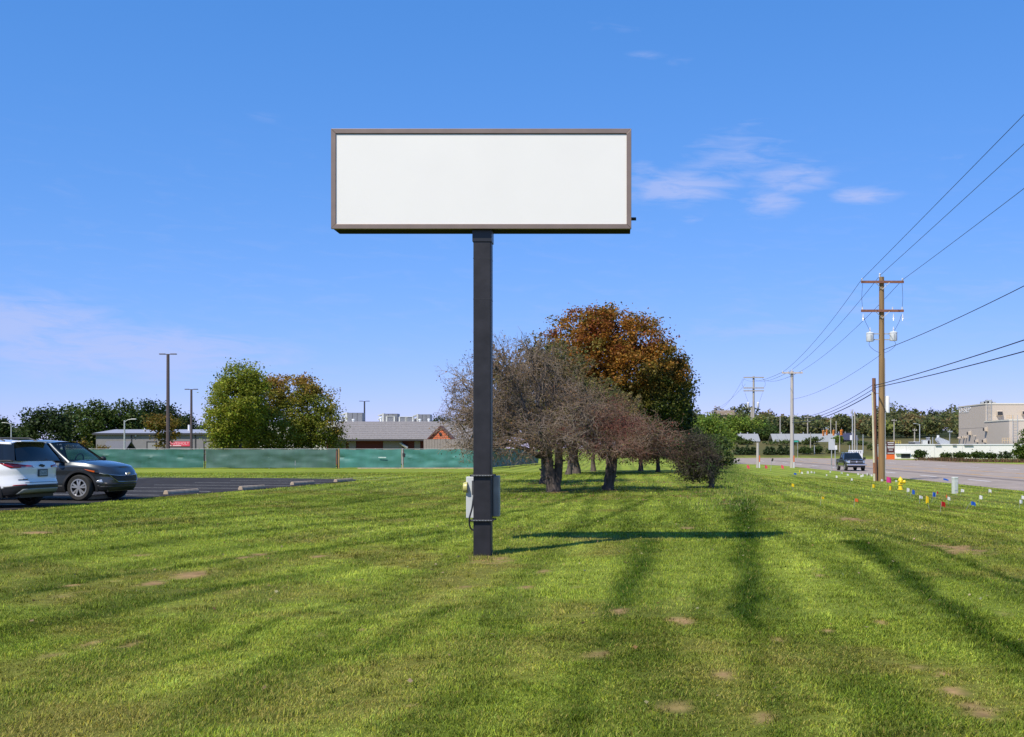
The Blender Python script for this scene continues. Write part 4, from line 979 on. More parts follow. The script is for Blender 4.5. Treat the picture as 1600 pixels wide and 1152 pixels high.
crab('bare_tree', 'nearly bare low tree with a single trunk and reddish twigs, second from the pole', p2, p2.y, 23, [(.04, .0, 1.35, .165), (.28, .12, 1.5, .12)],
     [(900, 692, 56, 24, -.6), (960, 686, 60, 28, .2), (1015, 688, 46, 28, -.4), (935, 650, 62, 34, .5), (984, 670, 48, 26, .2), (1035, 700, 24, 16, 0), (872, 680, 34, 22, -.3), (960, 707, 50, 15, -.9)],
     [(.210, .145, .100), (.175, .080, .052)], 6500, [(.19, .06, .045), (.14, .115, .04)], 1.0)
p3 = at(1111, 763)
crab('small_tree', 'small low tree with a dense tangle of dark twigs beside the tall grass', p3, p3.y, 31, [(.0, .0, .7, .12)],
     [(1090, 706, 16, 12, 0), (1108, 742, 6, 9, .2), (1078, 732, 10, 7, -.2), (1082, 694, 16, 7, .1), (1098, 722, 10, 11, -.4), (1070, 722, 9, 8, 0), (1062, 704, 12, 9, .3), (1110, 728, 5, 10, 0), (1090, 748, 7, 4, .2)], [(.080, .066, .050), (.075, .052, .038)], 6000, [(.050, .095, .022), (.070, .068, .026)], 2.2, .06, 1.1, .2, 2.0)
p4 = at(886, 742)
crab('bare_tree', 'bare tree with a curved trunk behind the twin trunked one', p4, p4.y, 41, [(.3, .1, 1.8, .17)],
     [(880, 580, 52, 44, 0), (922, 622, 54, 38, .5), (905, 640, 60, 40, -.4), (948, 638, 44, 36, .2), (850, 555, 40, 26, 0), (978, 652, 40, 34, 0), (945, 645, 50, 40, .4)], TW, 20000, [(.13, .145, .042), (.20, .15, .05)], .62, .11, 2.1, 1.6, 7.0)  # leaves multiplied and crown stretched in depth to darken the ground beneath
def c_maple(P, t, r):
    z = P[:, 2]; o = sst(3.6, 7.4, z + 1.1 * (t - .5) * 3 + (-P[:, 0]) * .22)
    warm = blend((.30, .120, .020), (.38, .19, .030), r.uniform(0, 1, len(P))); warm = np.where((t > .72)[:, None], blend((.24, .14, .025), (.20, .15, .028), t), warm); warm = np.where((t < .2)[:, None], np.array((.21, .065, .018)), warm)
    green = blend((.055, .075, .016), (.11, .13, .02), t); return vary(blend((0, 0, 0), (1, 1, 1), o) * warm + (1 - o)[:, None] * green, r, .25)
ym = 62.0 * D; mz = gz(0, ym); mx = PX(955, ym)
def lb(px, py, rx, ry, Y, x0, z0, dy=0, fy=1.35):     # a lobe given where it stands at distance Y
    return (PX(px, Y) - x0, dy, PZ(py, Y) - z0, rx / F * Y, rx / F * Y * fy, ry / F * Y)
ML = [lb(*a, ym, mx, mz, dy) for a, dy in [((955, 610, 75, 70), 0), ((905, 522, 46, 36), .3), ((960, 515, 48, 28), -.5), ((1000, 530, 42, 34), .2), ((1035, 572, 38, 34), -.6), ((880, 575, 40, 40), .4), ((930, 560, 50, 45), -1.5),
                                          ((985, 580, 50, 45), -1.6), ((1045, 605, 32, 40), .4), ((1010, 640, 45, 45), -.9), ((950, 650, 60, 40), -.8), ((890, 640, 40, 40), .4), ((930, 505, 30, 20), 0), ((1062, 620, 20, 40), 0)]]
leafy_tree('maple_tree', 'tall rounded tree with orange and rust autumn leaves, tallest of the group', 'tree', (mx, ym, mz), ML, 72000, .15, c_maple, 51, 4.2, .26, .34, 90)
def c_deep(P, t, r): return vary(blend((.026, .046, .012), (.060, .088, .020), t), r)
yd = 66.0 * D; dx_ = PX(1028, yd); dz_ = gz(dx_, yd)
DL = [lb(*a, yd, dx_, dz_, dy) for a, dy in [((1040, 640, 36, 60), 0), ((1062, 600, 19, 44), .3), ((1064, 655, 15, 38), -.2), ((1055, 670, 24, 30), -.6), ((1015, 704, 44, 14), -.5), ((1020, 680, 50, 26), -.4), ((1055, 690, 28, 24), .4), ((985, 685, 40, 26), .2), ((1035, 585, 26, 26), .2)]]
leafy_tree('evergreen_tree', 'dark green shaded tree on the right flank of the orange one', 'tree', (dx_, yd, dz_), DL, 30000, .16, c_deep, 53, 3.2, .16, .26, 26, needle=True)
y5 = 72.0 * D; x5 = PX(1001, y5); z5 = gz(x5, y5)
leafy_tree('evergreen_tree', 'dark tree with low drooping branches behind the single trunked bare tree', 'tree', (x5, y5, z5), [lb(*a, y5, x5, z5, dy) for a, dy in [((1000, 660, 40, 30), 0), ((1000, 692, 45, 16), .5), ((1030, 700, 30, 12), -.2), ((985, 640, 30, 30), .2)]], 6000, .19, c_conif, 54, 3.0, .2, .26, 24, needle=True)
y8 = 58.0 * D; x8 = PX(899, y8); z8 = gz(x8, y8)
leafy_tree('green_tree', 'green tree with a thick dark trunk seen between the two nearest bare trunks', 'tree', (x8, y8, z8), [lb(*a, y8, x8, z8, dy) for a, dy in [((915, 660, 60, 28), 0), ((955, 672, 40, 24), -.6), ((870, 650, 40, 34), .4), ((935, 690, 46, 14), -.8), ((990, 672, 40, 26), .2)]], 7000, .17, c_deep, 57, 3.0, .3, .3, 24)
y6 = 69.0 * D; x6 = PX(927, y6); z6 = gz(x6, y6)
leafy_tree('green_tree', 'green tree with a reddish leaning trunk hidden behind the bare branches', 'tree', (x6, y6, z6), [lb(*a, y6, x6, z6, dy) for a, dy in [((925, 640, 50, 40), 0), ((870, 640, 36, 34), .5), ((900, 610, 50, 36), -.2), ((960, 660, 40, 26), .3)]], 6000, .21, c_dark, 55, 3.4, .2, .3, 24)
# low foliage hanging behind the trunks, far verge
for i, (px, Y, w, h, lab) in enumerate([(1085, 78 * D, 4.4, 3.6, 'dark bush right behind the small low tree'), (1060, 92 * D, 6, 3.4, 'broad dark bush in the shade behind the tree group')]):
    x = PX(px, Y); r_ = random.Random(60 + i); leafy_tree('bush', lab, 'bush', (x, Y, gz(x, Y)), lobes_round(w, h, .1, 6, r_), 3000, .19, c_dark, 60 + i, 1.0, .07, .22, 22)

# --- overgrown green slope right of the group
TH = [(1098, 120, 8.0, 652, 'b', 'tall green shrub next to the dark tree group'), (1118, 128, 4.4, 668, 'b', 'leafy green shrub in front of the thicket'), (1114, 110, 4.2, 684, 'c', 'bright bush low at the foot of the thicket'), (1122, 94, 2.2, 706, 'c', 'lowest bright bush beside the tall grass'),
      (1112, 150, 7, 660, 'b', 'big green shrub at the back of the thicket'), (1140, 252, 14, 652, 'b', 'rounded green tree on the slope left of the double utility pole'), (1163, 256, 14, 654, 'b', 'green tree on the slope under the double utility pole'), (1112, 250, 16, 650, 'b', 'wide green tree on the slope behind the dark tree'),
      (1190, 262, 13, 660, 'd', 'dark green tree right of the double utility pole'), (1197, 250, 9, 672, 'd', 'dark bush between the two pale grey roofs'), (1175, 258, 11, 664, 'c', 'pale bush behind the short grey roofed shed')]
for i, (px, Y, w, top, k, lab) in enumerate(TH):
    Y *= D; x = PX(px, Y); r_ = random.Random(80 + i); z = gz(x, Y); h = max(PZ(top, Y) - z, 1.2)
    leafy_tree('shrub', lab, 'shrub', (x, Y, z), lobes_round(w, h, .1, 9, r_, .6), 6000 if Y < 200 * D else 3600, .26 if Y < 200 * D else .5, {'b': c_bright, 'c': c_pale, 'd': c_dark}[k], 80 + i, 1.4, .08, .4 if Y < 200 * D else .7, 24, group='green shrubs right of the tree group')

# --- trees left, behind the fence
def c_left(P, t, r): return vary(blend((.165, .200, .024), (.31, .325, .036), t), r)
def c_turn(P, t, r):
    warm = sst(.42, .78, fbm(P[:, 0] * .35 + 3, P[:, 2] * .35, 4) + .11 * (P[:, 2] - 5.5) / 3 + .2 * (t - .5))
    return vary(blend((.15, .175, .024), (.27, .28, .038), t) * (1 - warm)[:, None] + blend((.34, .17, .035), (.31, .225, .04), r.uniform(0, 1, len(P))) * warm[:, None], r)
yl = 84.0 * D; xl = PX(375, yl); zl = gz(xl, yl)
leafy_tree('green_tree', 'tall bright green tree behind the fence, left of the turning one', 'tree', (xl, yl, zl), [lb(*a, yl, xl, zl, dy) for a, dy in [((372, 640, 40, 55), 0), ((378, 590, 26, 24), .2), ((398, 604, 18, 20), -.3), ((352, 608, 18, 22), .4), ((350, 660, 26, 34), -.5), ((388, 645, 26, 34), -.2), ((352, 690, 24, 22), 0)]], 26000, .17, c_left, 71, 3.5, .25, .36, 70)
yt = 90.0 * D; xt = PX(440, yt); zt2 = gz(xt, yt)
leafy_tree('turning_tree', 'broad yellow green tree turning orange at the top, behind the fence', 'tree', (xt, yt, zt2), [lb(*a, yt, xt, zt2, dy) for a, dy in [((440, 662, 52, 40), 0), ((455, 610, 38, 24), .2), ((410, 630, 40, 34), -.4), ((490, 635, 32, 36), .3), ((505, 665, 26, 34), -.3), ((375, 670, 36, 34), -.5), ((358, 690, 26, 24), .2), ((440, 680, 60, 30), -1), ((480, 610, 22, 18), 0), ((520, 685, 16, 20), 0), ((420, 605, 24, 16), 0)]], 46000, .18, c_turn, 72, 3.2, .28, .38, 75)
LT = [(72, 638, 78, 140, c_conif, 'dark rounded evergreen at the left end of the far tree line'), (118, 632, 70, 146, c_dark, 'dark green tree right of the rounded evergreen'), (152, 627, 62, 140, c_dark, 'broad dark tree behind the grey car roof'),
      (196, 628, 62, 142, c_dark, 'dark tree behind the short white street lamp'), (232, 628, 60, 150, c_conif, 'darkest tree left of the taller dark lamp post'), (262, 634, 44, 155, c_conif, 'dark tree right behind the taller lamp post'),
      (284, 648, 40, 165, c_conif, 'lower dark tree between the two lamp posts'), (312, 664, 40, 200, c_dark, 'far low tree right of the shorter lamp post'), (4, 658, 34, 150, c_conif, 'dark tree at the very left edge'),
      (36, 668, 44, 190, c_dark, 'far grey green tree at the left above the white car'), (545, 660, 30, 210, c_conif, 'far dark tree between the rooftop units'), (690, 652, 60, 220, c_conif, 'far tree line bump left of the bare tree')]
for i, (px, ty, wpx, Y, fn, lab) in enumerate(LT):
    Y *= D; x = PX(px, Y); z = gz(x, Y); h = PZ(ty, Y) - z; w = wpx / F * Y; r_ = random.Random(100 + i)
    leafy_tree('far_tree', lab, 'tree', (x, Y, z), lobes_round(w, h, .4, 9, r_, .8), 5200, .34, fn, 100 + i, h * .4, .25, .48, 24, group='dark trees beyond the fence')
y7 = 112.0 * D; x7 = PX(257, y7); z7 = gz(x7, y7)
def c_org(P, t, r): return vary(blend((.10, .11, .02), (.24, .14, .025), t), r)
leafy_tree('young_tree', 'small orange tinged tree in front of the grey shed', 'tree', (x7, y7, z7), [lb(*a, y7, x7, z7, dy) for a, dy in [((252, 663, 18, 12), 0), ((240, 660, 14, 9), 0), ((268, 658, 14, 9), 0), ((254, 685, 9, 14), 0), ((268, 678, 10, 10), .3)]], 3000, .24, c_org, 130, 4.0, .1, .3, 20)
for i, (px, ty, wpx, Y, lab) in enumerate([(132, 690, 26, 100, 'yellowish low shrub above the grey car hood'), (112, 693, 18, 101, 'small yellow green shrub above the grey car windshield'), (160, 694, 16, 103, 'low shrub left of the street lamp')]):
    Y *= D; x = PX(px, Y); z = gz(x, Y); h = PZ(ty, Y) - z; r_ = random.Random(140 + i)
    leafy_tree('shrub', lab, 'shrub', (x, Y, z), lobes_round(wpx / F * Y, h, .1, 5, r_), 900, .2, c_org, 140 + i, h * .5, .05, .25, 20)

# --- wooded ridge behind the road: reads as one mass
def ridge():
    r = np.random.default_rng(200); Vs = []; Fs = []; Cs = []; b = 0
    for i in range(210):
        Y = r.uniform(275, 440) * D; px = r.uniform(1000, 1720) if i > 60 else r.uniform(1060, 1560); x = PX(px, Y); z = gz(x, Y)
        topy = 647 + 7 * math.sin(px * .021) + 5 * math.sin(px * .057 + 1); topz = PZ(topy + r.uniform(-7, 14), Y); h = topz - z if Y > 360 * D else r.uniform(4.5, 7.5)
        h = min(max(h, 5.5), 14); w = h * r.uniform(.8, 1.25); rr = random.Random(300 + i)
        P, tone = crown_points(lobes_round(w, h, .5, 7, rr), 620, .7, 14, r); V, Fq = leaf_arrays(P, .85, r)
        kind = r.uniform(); base = (((.095, .115, .045), (.145, .160, .060)) if kind < .55 else ((.065, .080, .040), (.095, .110, .052)) if kind < .8 else ((.16, .135, .06), (.19, .15, .06)) if kind < .92 else ((.14, .175, .045), (.18, .21, .055)))
        c = vary(blend(*base, tone), r); Vs.append(V + np.array((x, Y, z))); Fs.append(Fq + b); b += len(V); Cs.append(np.repeat(c, 4, 0))
    o = np_mesh('woods', np.concatenate(Vs), np.concatenate(Fs), M_leaf, col=np.concatenate(Cs) * np.array((1.35, 1.25, 1.15))); return tag(o, 'wooded ridge of green and brown trees beyond the road', None, None, 'stuff')  # leaf colours lightened to stand in for distant haze
ridge()
# --- shrubs and conifers beyond the road
def cone_tree(name, label, px, by, ty, wpx, Y, n, fn, seed, size=.22, group=None):
    Y *= D; x = PX(px, Y); z = gz(x, Y); h = PZ(ty, Y) - z; w = wpx / F * Y
    lobes = [(0, 0, h * (.12 + .8 * k / 5), w * .5 * (1 - k / 5.6), w * .5 * (1 - k / 5.6), h * .14) for k in range(6)]
    return leafy_tree(name, label, 'conifer', (x, Y, z), lobes, n, size, fn, seed, h * .6, .07, .18, 18, group=group, needle=True, shell=.5, nl=0)
for i, (px, ty, wpx) in enumerate([(1152, 697, 11), (1160, 698, 11), (1168, 696, 12), (1177, 695, 11), (1199, 697, 11), (1207, 698, 12), (1219, 695, 13), (1229, 697, 12)]):
    cone_tree('conifer', ['leftmost small dark conifer across the road', 'second small conifer from the left across the road', 'third small conifer of the row across the road', 'small conifer just left of the plain grey post', 'small conifer right of the plain grey post',
                          'dark conifer midway between the grey post and the crossarm pole', 'taller conifer of the pair next to the crossarm pole', 'conifer touching the crossarm pole'][i], px, 714, ty, wpx, 199, 900, c_conif, 400 + i, .3, 'row of small conifers across the road')
for i, (px, ty, wpx, Y, fn, lab) in enumerate([(1258, 700, 26, 200, c_dark, 'low bush right of the crossarm pole across the road'), (1276, 699, 16, 201, c_dark, 'low dark bush left of the grey sign back'), (1300, 701, 14, 202, c_pale, 'pale bush below the grey sign back'),
        (1437, 704, 17, 172, c_dark, 'round dark bush at the left end of the white wall'), (1478, 711, 14, 173, c_dark, 'tiny bush along the white wall'), (1500, 709, 20, 172, c_dark, 'low bush in front of the white wall'), (1524, 707, 30, 172, c_dark, 'widest low bush along the white wall'),
        (1547, 711, 18, 173, c_dark, 'low bush right of the widest one'), (1155, 683, 12, 226, c_dark, 'small bush at the left end of the grey roofed shed'), (1165, 690, 30, 225, c_pale, 'hedge under the left grey roof'), (1225, 688, 60, 224, c_pale, 'long hedge in front of the grey roofed shed'),
        (1270, 684, 40, 224, c_pale, 'bushy hedge at the right part of the grey roofed shed'), (1310, 682, 14, 226, c_bright, 'yellow green bush between grey shed and blue shed'), (1340, 692, 34, 224, c_pale, 'hedge below the dark blue shed'), (1366, 694, 24, 210, c_pale, 'bush left of the brown poles')]):
    Y *= D; x = PX(px, Y); z = gz(x, Y); h = max(PZ(ty, Y) - z, .9); r_ = random.Random(430 + i)
    leafy_tree('bush', lab, 'bush', (x, Y, z), lobes_round(wpx / F * Y, h, .05, 6, r_, .5), 900, .34, fn, 430 + i, h * .4, .06, .3, 18, group='bushes beyond the road')
for i, (px, ty, wpx) in enumerate([(1563, 706, 8), (1571, 705, 8), (1578, 706, 9)]):
    cone_tree('conifer', ['small conifer leftmost of three by the white wall', 'middle small conifer of three by the white wall', 'small conifer nearest to the tall bright one'][i], px, 718, ty, wpx, 172, 500, c_conif, 470 + i, .25, 'small conifers by the white wall')
def c_brightc(P, t, r): return vary(blend((.055, .095, .016), (.12, .17, .022), t), r)
Yc = 150 * D; xc_ = PX(1600, Yc)
leafy_tree('green_tree', 'bright green pointed tree at the right edge by the white wall', 'tree', (xc_, Yc, gz(xc_, Yc)), [(0, 0, 1.4, 1.7, 1.7, 1.3), (0, 0, 2.6, 1.4, 1.4, 1.2), (.1, 0, 3.9, .9, .9, 1.0), (-.6, 0, 1.2, 1.2, 1.2, 1.0), (.7, 0, 1.6, 1.2, 1.2, 1.2)], 4200, .24, c_brightc, 480, 2.2, .1, .25, 20)

# ------------------------------------------------------------------ fence with green screens
M_scr = [mat('screen_teal', (.034, .125, .104), rough=.55, var=.16, scale=1.5, detail=6, stretch=(1, 1, .5)), mat('screen_faded', (.052, .115, .094), rough=.55, var=.22, scale=1.1, detail=8, stretch=(1, 1, .5)), mat('screen_light', (.048, .185, .158), rough=.55, var=.16, scale=1.3, detail=7, stretch=(1, 1, .5))]
YF = 82.0 * D
fz = gz(-20, YF)
fence = thing('screen_fence', 'green fabric screened chain link fence across the back of the lawn', 'fence', (0, 0, 0))
def fence_pt(px, Y=None): Y = Y or YF; return Vector((PX(px, Y), Y, 0))
def screen(p0, p1, m, seed, h=1.78, z0=.06, sagl=0):
    r = np.random.default_rng(seed); L = (p1 - p0).length; nx = max(6, int(L / .28)); nz = 9; d = (p1 - p0).normalized(); n = Vector((d.y, -d.x, 0)); vs = []
    for j in range(nz + 1):
        for i in range(nx + 1):
            u = i / nx; q = p0 + (p1 - p0) * u; x, y = q.x, q.y
            zz = z0 + (h - z0) * j / nz - (.05 * math.sin(u * math.pi * max(1, round(L / 3))) ** 2 if j == nz else 0) + (.04 * vnoise(np.array([u * L * 1.2]), np.array([3.]), seed)[0] if j == 0 else 0)
            a = float(fbm(np.array([u * L * .8 + j * .35]), np.array([j * .4 - u * L * .12]), seed)[0] - .5) * .40 * math.sin(math.pi * min(1, max(0.0, j / nz)) ) + .05 * math.sin(u * L * 2.2 + seed) * (1 - j / nz)
            w = q + n * a; vs.append((w.x, w.y, gz(x, y) + zz))
    fs = [(j * (nx + 1) + i, j * (nx + 1) + i + 1, (j + 1) * (nx + 1) + i + 1, (j + 1) * (nx + 1) + i) for j in range(nz) for i in range(nx)]
    o = MB().add(vs, fs).build('screen_panel', m, fence, smooth=True); return o
FP = [(-140, 80, 0), (80, 318, 0), (321.5, 525, 1), (531, 627, 2), (631, 762, 2)]
FLAB = [None, None, 'greyer faded green screen panel', None, None]
for k, (a, b_, mi) in enumerate(FP):
    o = screen(fence_pt(a), fence_pt(b_), M_scr[mi], 500 + k)
    if FLAB[k]: o['label'] = FLAB[k]
yE = 100.0 * D
screen(fence_pt(763), fence_pt(824, yE), M_scr[0], 510)
screen(fence_pt(824, yE) + Vector((.03, 0, 0)), fence_pt(824, yE) + Vector((.6, 9, 0)), M_scr[0], 511)
M_tan = mat('tan_post', (.30, .20, .08), rough=.8, var=.2)
for px, m, r_ in [(-20, M_galv, .03), (80, M_galv, .03), (200, M_galv, .03), (319.5, M_black, .05), (420, M_galv, .028), (461, M_galv, .028), (527, M_black, .05), (529.2, M_tan, .07), (586, M_galv, .028), (629, M_galv, .06), (700, M_galv, .03)]:
    p = fence_pt(px); MB().tube((p.x, p.y + .08, gz(p.x, p.y) - .2), (p.x, p.y + .08, gz(p.x, p.y) + 1.86), r_, n=8).build('post', m, fence)
mb = MB(); mb.path([(fence_pt(px).x, YF + .05, gz(fence_pt(px).x, YF) + 1.80) for px in (-140, 80, 318, 526, 627, 762)], .022, 6); mb.build('top_rail', M_galv, fence)
p = fence_pt(629); MB().box((p.x + .12, YF - .05, gz(p.x, YF) + 1.25), (.22, .06, .32)).build('hinge_plate', M_black, fence)
p = fence_pt(598); MB().b2(p.x - .35, p.x + .35, YF - .21, YF - .20, gz(p.x, YF) + .98, gz(p.x, YF) + 1.07).build('tag_print', mat('print_white', (.45, .55, .52), rough=.6, var=.5, scale=20), fence)
kb = MB(); x0, x1 = PX(560, YF), PX(742, YF); kb.b2(x0, x1, YF - .35, YF - .15, gz(x0, YF) - .1, gz(x0, YF) + .09); tag(kb.build('concrete_strip', M_concrete), 'pale concrete strip along the foot of the fence', None, None, 'structure')
# stones at the fence corner
rk = random.Random(5)
for i, (px, py, s, lab) in enumerate([(804, 725, .55, 'biggest tan boulder at the corner of the green fence'), (794, 727, .3, 'smaller tan rock left of the biggest boulder'), (784, 728.5, .22, 'smallest tan rock along the foot of the fence')]):
    p = at(px, py); mb = MB(); n = 8
    mb.lathe([(0, -.1), (s * .9, -.05), (s, s * .3), (s * .6, s * .62), (0, s * .68)], (0, 0, 0), n); mb.v = [(v[0] * rk.uniform(.8, 1.2), v[1] * rk.uniform(.8, 1.2), v[2] * rk.uniform(.85, 1.1)) for v in mb.v]
    o = mb.build('boulder', mat('boulder_tan', (.33, .24, .17), rough=.9, var=.3, scale=5, bump=.5), bevel=.02); o.location = p; tag(o, lab, 'boulder')

# ------------------------------------------------------------------ buildings, left
M_shed = mat('shed_siding', (.185, .175, .18), rough=.75, var=.06, scale=2); M_shed_roof = mat('shed_roof', (.38, .38, .42), rough=.5, var=.06, metal=.2)
M_dark = mat('dark_trim', (.03, .03, .035), rough=.7, var=.1)
YB = 128.0 * D; bx0, bx1 = PX(150, YB), PX(352, YB); bz = gz(bx0, YB); et, rt = PZ(676, YB), PZ(671, YB + 6)
sh = thing('grey_shed', 'long low grey metal building with a pale roof and red banner', 'building', (bx0, YB, bz))
wl = bx1 - bx0
MB().b2(0, wl, 0, 14, -.3, et - bz - .12).build('wall', M_shed, sh)
rf = MB().prism([(-.3, et - bz - .1), (7, rt - bz), (14.3, et - bz - .1), (14.3, et - bz - .28), (7, rt - bz - .2), (-.3, et - bz - .28)], -.4, wl + .4, 'YZ').build('roof', M_shed_roof, sh)
MB().b2(-.4, wl + .4, -.42, -.305, et - bz - .34, et - bz - .08).build('gutter', M_dark, sh)
for px in (205.5, 305.5): MB().b2(PX(px, YB) - bx0 - .06, PX(px, YB) - bx0 + .06, -.10, -.005, 0, et - bz - .3).build('downpipe', M_dark, sh)
for (a, b_, c, d) in [(229, 245, 690, 700), (318, 340, 689.5, 700)]:
    dr = MB(); xa, xb = PX(a, YB) - bx0, PX(b_, YB) - bx0; zt_d = PZ(c, YB) - bz
    dr.b2(xa, xa + .15, -.06, -.004, 0, zt_d); dr.b2(xb - .15, xb, -.06, -.004, 0, zt_d); dr.b2(xa, xb, -.062, -.006, zt_d - .12, zt_d + .02); fr = dr.build('door_frame', M_dark, sh)
    MB().b2(xa + .15, xb - .15, -.035, -.003, 0, zt_d - .12).build('door', mat('shed_door', (.23, .22, .22), rough=.7, var=.05), fr)
for px, pz, s in ((213, 681, .22), (210.5, 683.5, .12)): MB().box((PX(px, YB) - bx0, -.10, PZ(pz, YB) - bz), (s, .2, s)).build('wall_lamp', M_galv if s > .15 else M_dark, sh)
MB().tube((PX(275, YB) - bx0, 5, rt - bz - .3), (PX(275, YB) - bx0, 5, PZ(664, YB + 5) - bz), .16, n=10).build('roof_vent', M_white, sh)
for px in (208, 318): MB().tube((PX(px, YB) - bx0, 4, rt - bz - .3), (PX(px, YB) - bx0, 4, rt - bz + .15), .09, n=8).build('roof_vent', M_white, sh)
bn0, bn1 = PX(261.5, YB), PX(297, YB); bnz0, bnz1 = PZ(697.5, YB), PZ(690, YB)
ban = thing('banner', 'red banner with white lettering on the grey shed wall', 'banner', ((bn0 + bn1) / 2, YB - .12, (bnz0 + bnz1) / 2))
MB().b2(-(bn1 - bn0) / 2, (bn1 - bn0) / 2, -.01, .02, -(bnz1 - bnz0) / 2, (bnz1 - bnz0) / 2).build('banner_cloth', mat('banner_red', (.60, .05, .09), rough=.6, var=.05), ban)
text('lettering', 'LEAVESHOLT', mat('letter_pink', (.75, .45, .48), rough=.6, var=0), .52, ban, (0, -.016, .05)); MB().b2(-1.2, .4, -.018, -.011, -.30, -.22).build('underline', M_white, ban)
# small lean-to
lx = PX(186, 118 * D); YL = 118 * D; lt = thing('lean_to', 'small dark grey lean-to roof left of the street lamp', 'shed', (lx, YL, gz(lx, YL)))
w2 = 38 / F * YL / 2; h2 = PZ(691, YL) - gz(lx, YL)
MB().prism([(-1.6, h2 - .9), (0, h2 + .12), (1.6, h2 - .9), (1.6, h2 - 1.0), (0, h2), (-1.6, h2 - 1.0)], -w2, w2, 'YZ').build('roof', mat('leanto_roof', (.12, .12, .13), rough=.8, var=.1), lt)
MB().b2(-w2 + .1, w2 - .1, -1.3, 1.3, -.2, h2 - .75).build('wall', M_dark, lt)

# brown gabled building with shingle roof
M_shing = mat('shingles_grey', (.225, .205, .195), rough=.95, var=.28, scale=7, detail=10); M_redw = mat('red_siding', (.115, .022, .018), rough=.8, var=.15, scale=6); M_orange = mat('orange_gable', (.78, .19, .07), rough=.7, var=.12, scale=5)
M_tanp = mat('tan_panel', (.27, .23, .21), rough=.85, var=.1)
YG = 100.0 * D; gx0, gx1 = PX(505, YG), PX(735, YG); gz0 = gz(gx0, YG); ze = PZ(686, YG) - gz0; zr = PZ(659, YG + 7) - gz0
gb = thing('barn_building', 'long building with a grey shingle roof and dark red walls behind the fence', 'building', (gx0, YG, gz0)); gw = gx1 - gx0
MB().b2(.2, gw - .2, .7, 13, -.2, ze + .1).build('wall', M_redw, gb)
mb = MB(); ncr = 9; v = Vector
rr_ = MB().prism([(0, ze - .05), (7, zr), (14, ze - .05), (14, ze - .2), (7, zr - .18), (0, ze - .2)], 0, gw, 'YZ').build('roof', M_shing, gb)
for k in range(10):   # shingle courses
    u0, u1 = k / 10, (k + 1) / 10; y0, y1 = 7 * u0, 7 * u1; zz0, zz1 = ze - .05 + (zr - ze + .05) * u0, ze - .05 + (zr - ze + .05) * u1
    c = MB(); c.add([(x, y0 - .02, zz0 + .06) if q == 0 else ((x, y1, zz1 + .02) if q == 1 else (x, y0 - .02, zz0 + .012)) for x in (0.01, gw - .01) for q in range(3)], [(0, 3, 4, 1), (2, 5, 3, 0)]); c.build('shingle_course', M_shing, rr_)
MB().b2(0, gw, -.06, -.003, ze - .22, ze - .04).build('fascia', M_dark, gb)
for a, b_ in ((524, 538), (543, 554), (597, 627), (646, 655)):
    MB().b2(PX(a, YG) - gx0, PX(b_, YG) - gx0, .60, .695, .1, ze - .25).build('wall_panel', M_tanp, gb)
MB().tube((PX(624, YG) - gx0, .3, ze - .45), (PX(635, YG) - gx0, .55, ze - 1.0), .12, .2, n=8).build('spotlight', M_galv, gb)
# gable wing to the right
g0, g1 = PX(668, YG - 2), PX(708, YG - 2); apx = (g0 + g1) / 2; zap = PZ(665, YG - 2) - gz0; zel = PZ(686, YG - 2) - gz0
gwg = thing('gable_wing', 'small orange gable end beside the grey shingle roof', 'building', (apx, YG - 2, gz0)); hw_ = (g1 - g0) / 2
MB().prism([(-hw_ + .1, zel), (0, zap - .12), (hw_ - .1, zel)], 0, 1.8, 'XZ').build('gable', M_orange, gwg)
for s in (-1, 1):
    mb = MB(); mb.add([(0, -.2, zap), (0, 1.9, zap), (s * (hw_ + .25), 1.9, zel - .2), (s * (hw_ + .25), -.2, zel - .2), (0, -.2, zap - .2), (0, 1.9, zap - .2), (s * (hw_ + .25), 1.9, zel - .4), (s * (hw_ + .25), -.2, zel - .4)],
                   [(0, 1, 2, 3), (4, 7, 6, 5), (0, 3, 7, 4), (1, 5, 6, 2), (2, 6, 7, 3), (0, 4, 5, 1)]); mb.build('gable_roof', mat('gable_trim', (.13, .05, .045), rough=.8, var=.1), gwg)
for k in range(5):
    zz = zel + (zap - zel) * (k + .5) / 5.5; hh = hw_ * (1 - (k + .5) / 5.5) - .25; MB().b2(-hh, hh, -.012, -.002, zz - .012, zz + .012).build('siding_joint', M_redw, gwg)
MB().lathe([(0, -.05), (.16, -.05), (.16, .05), (0, .05)], (0, -.08, zap - .9), 10, 'Y').build('gable_lamp', M_dark, gwg)
wf = thing('wood_fence', 'weathered tan board fence below the orange gable', 'fence', (g0 - .1, YG - 4, gz0)); bw = 2 * hw_ + 5.0; nb = 26
for k in range(nb): MB().b2(k * bw / nb + .01, (k + 1) * bw / nb - .01, -.02 + rnd.uniform(-.008, .008), .02, .05, zel - .02 + rnd.uniform(-.05, .02)).build('board', M_tanp, wf)
MB().b2(0, bw, .021, .08, 1.2, 1.3).build('rail', M_tanp, wf)
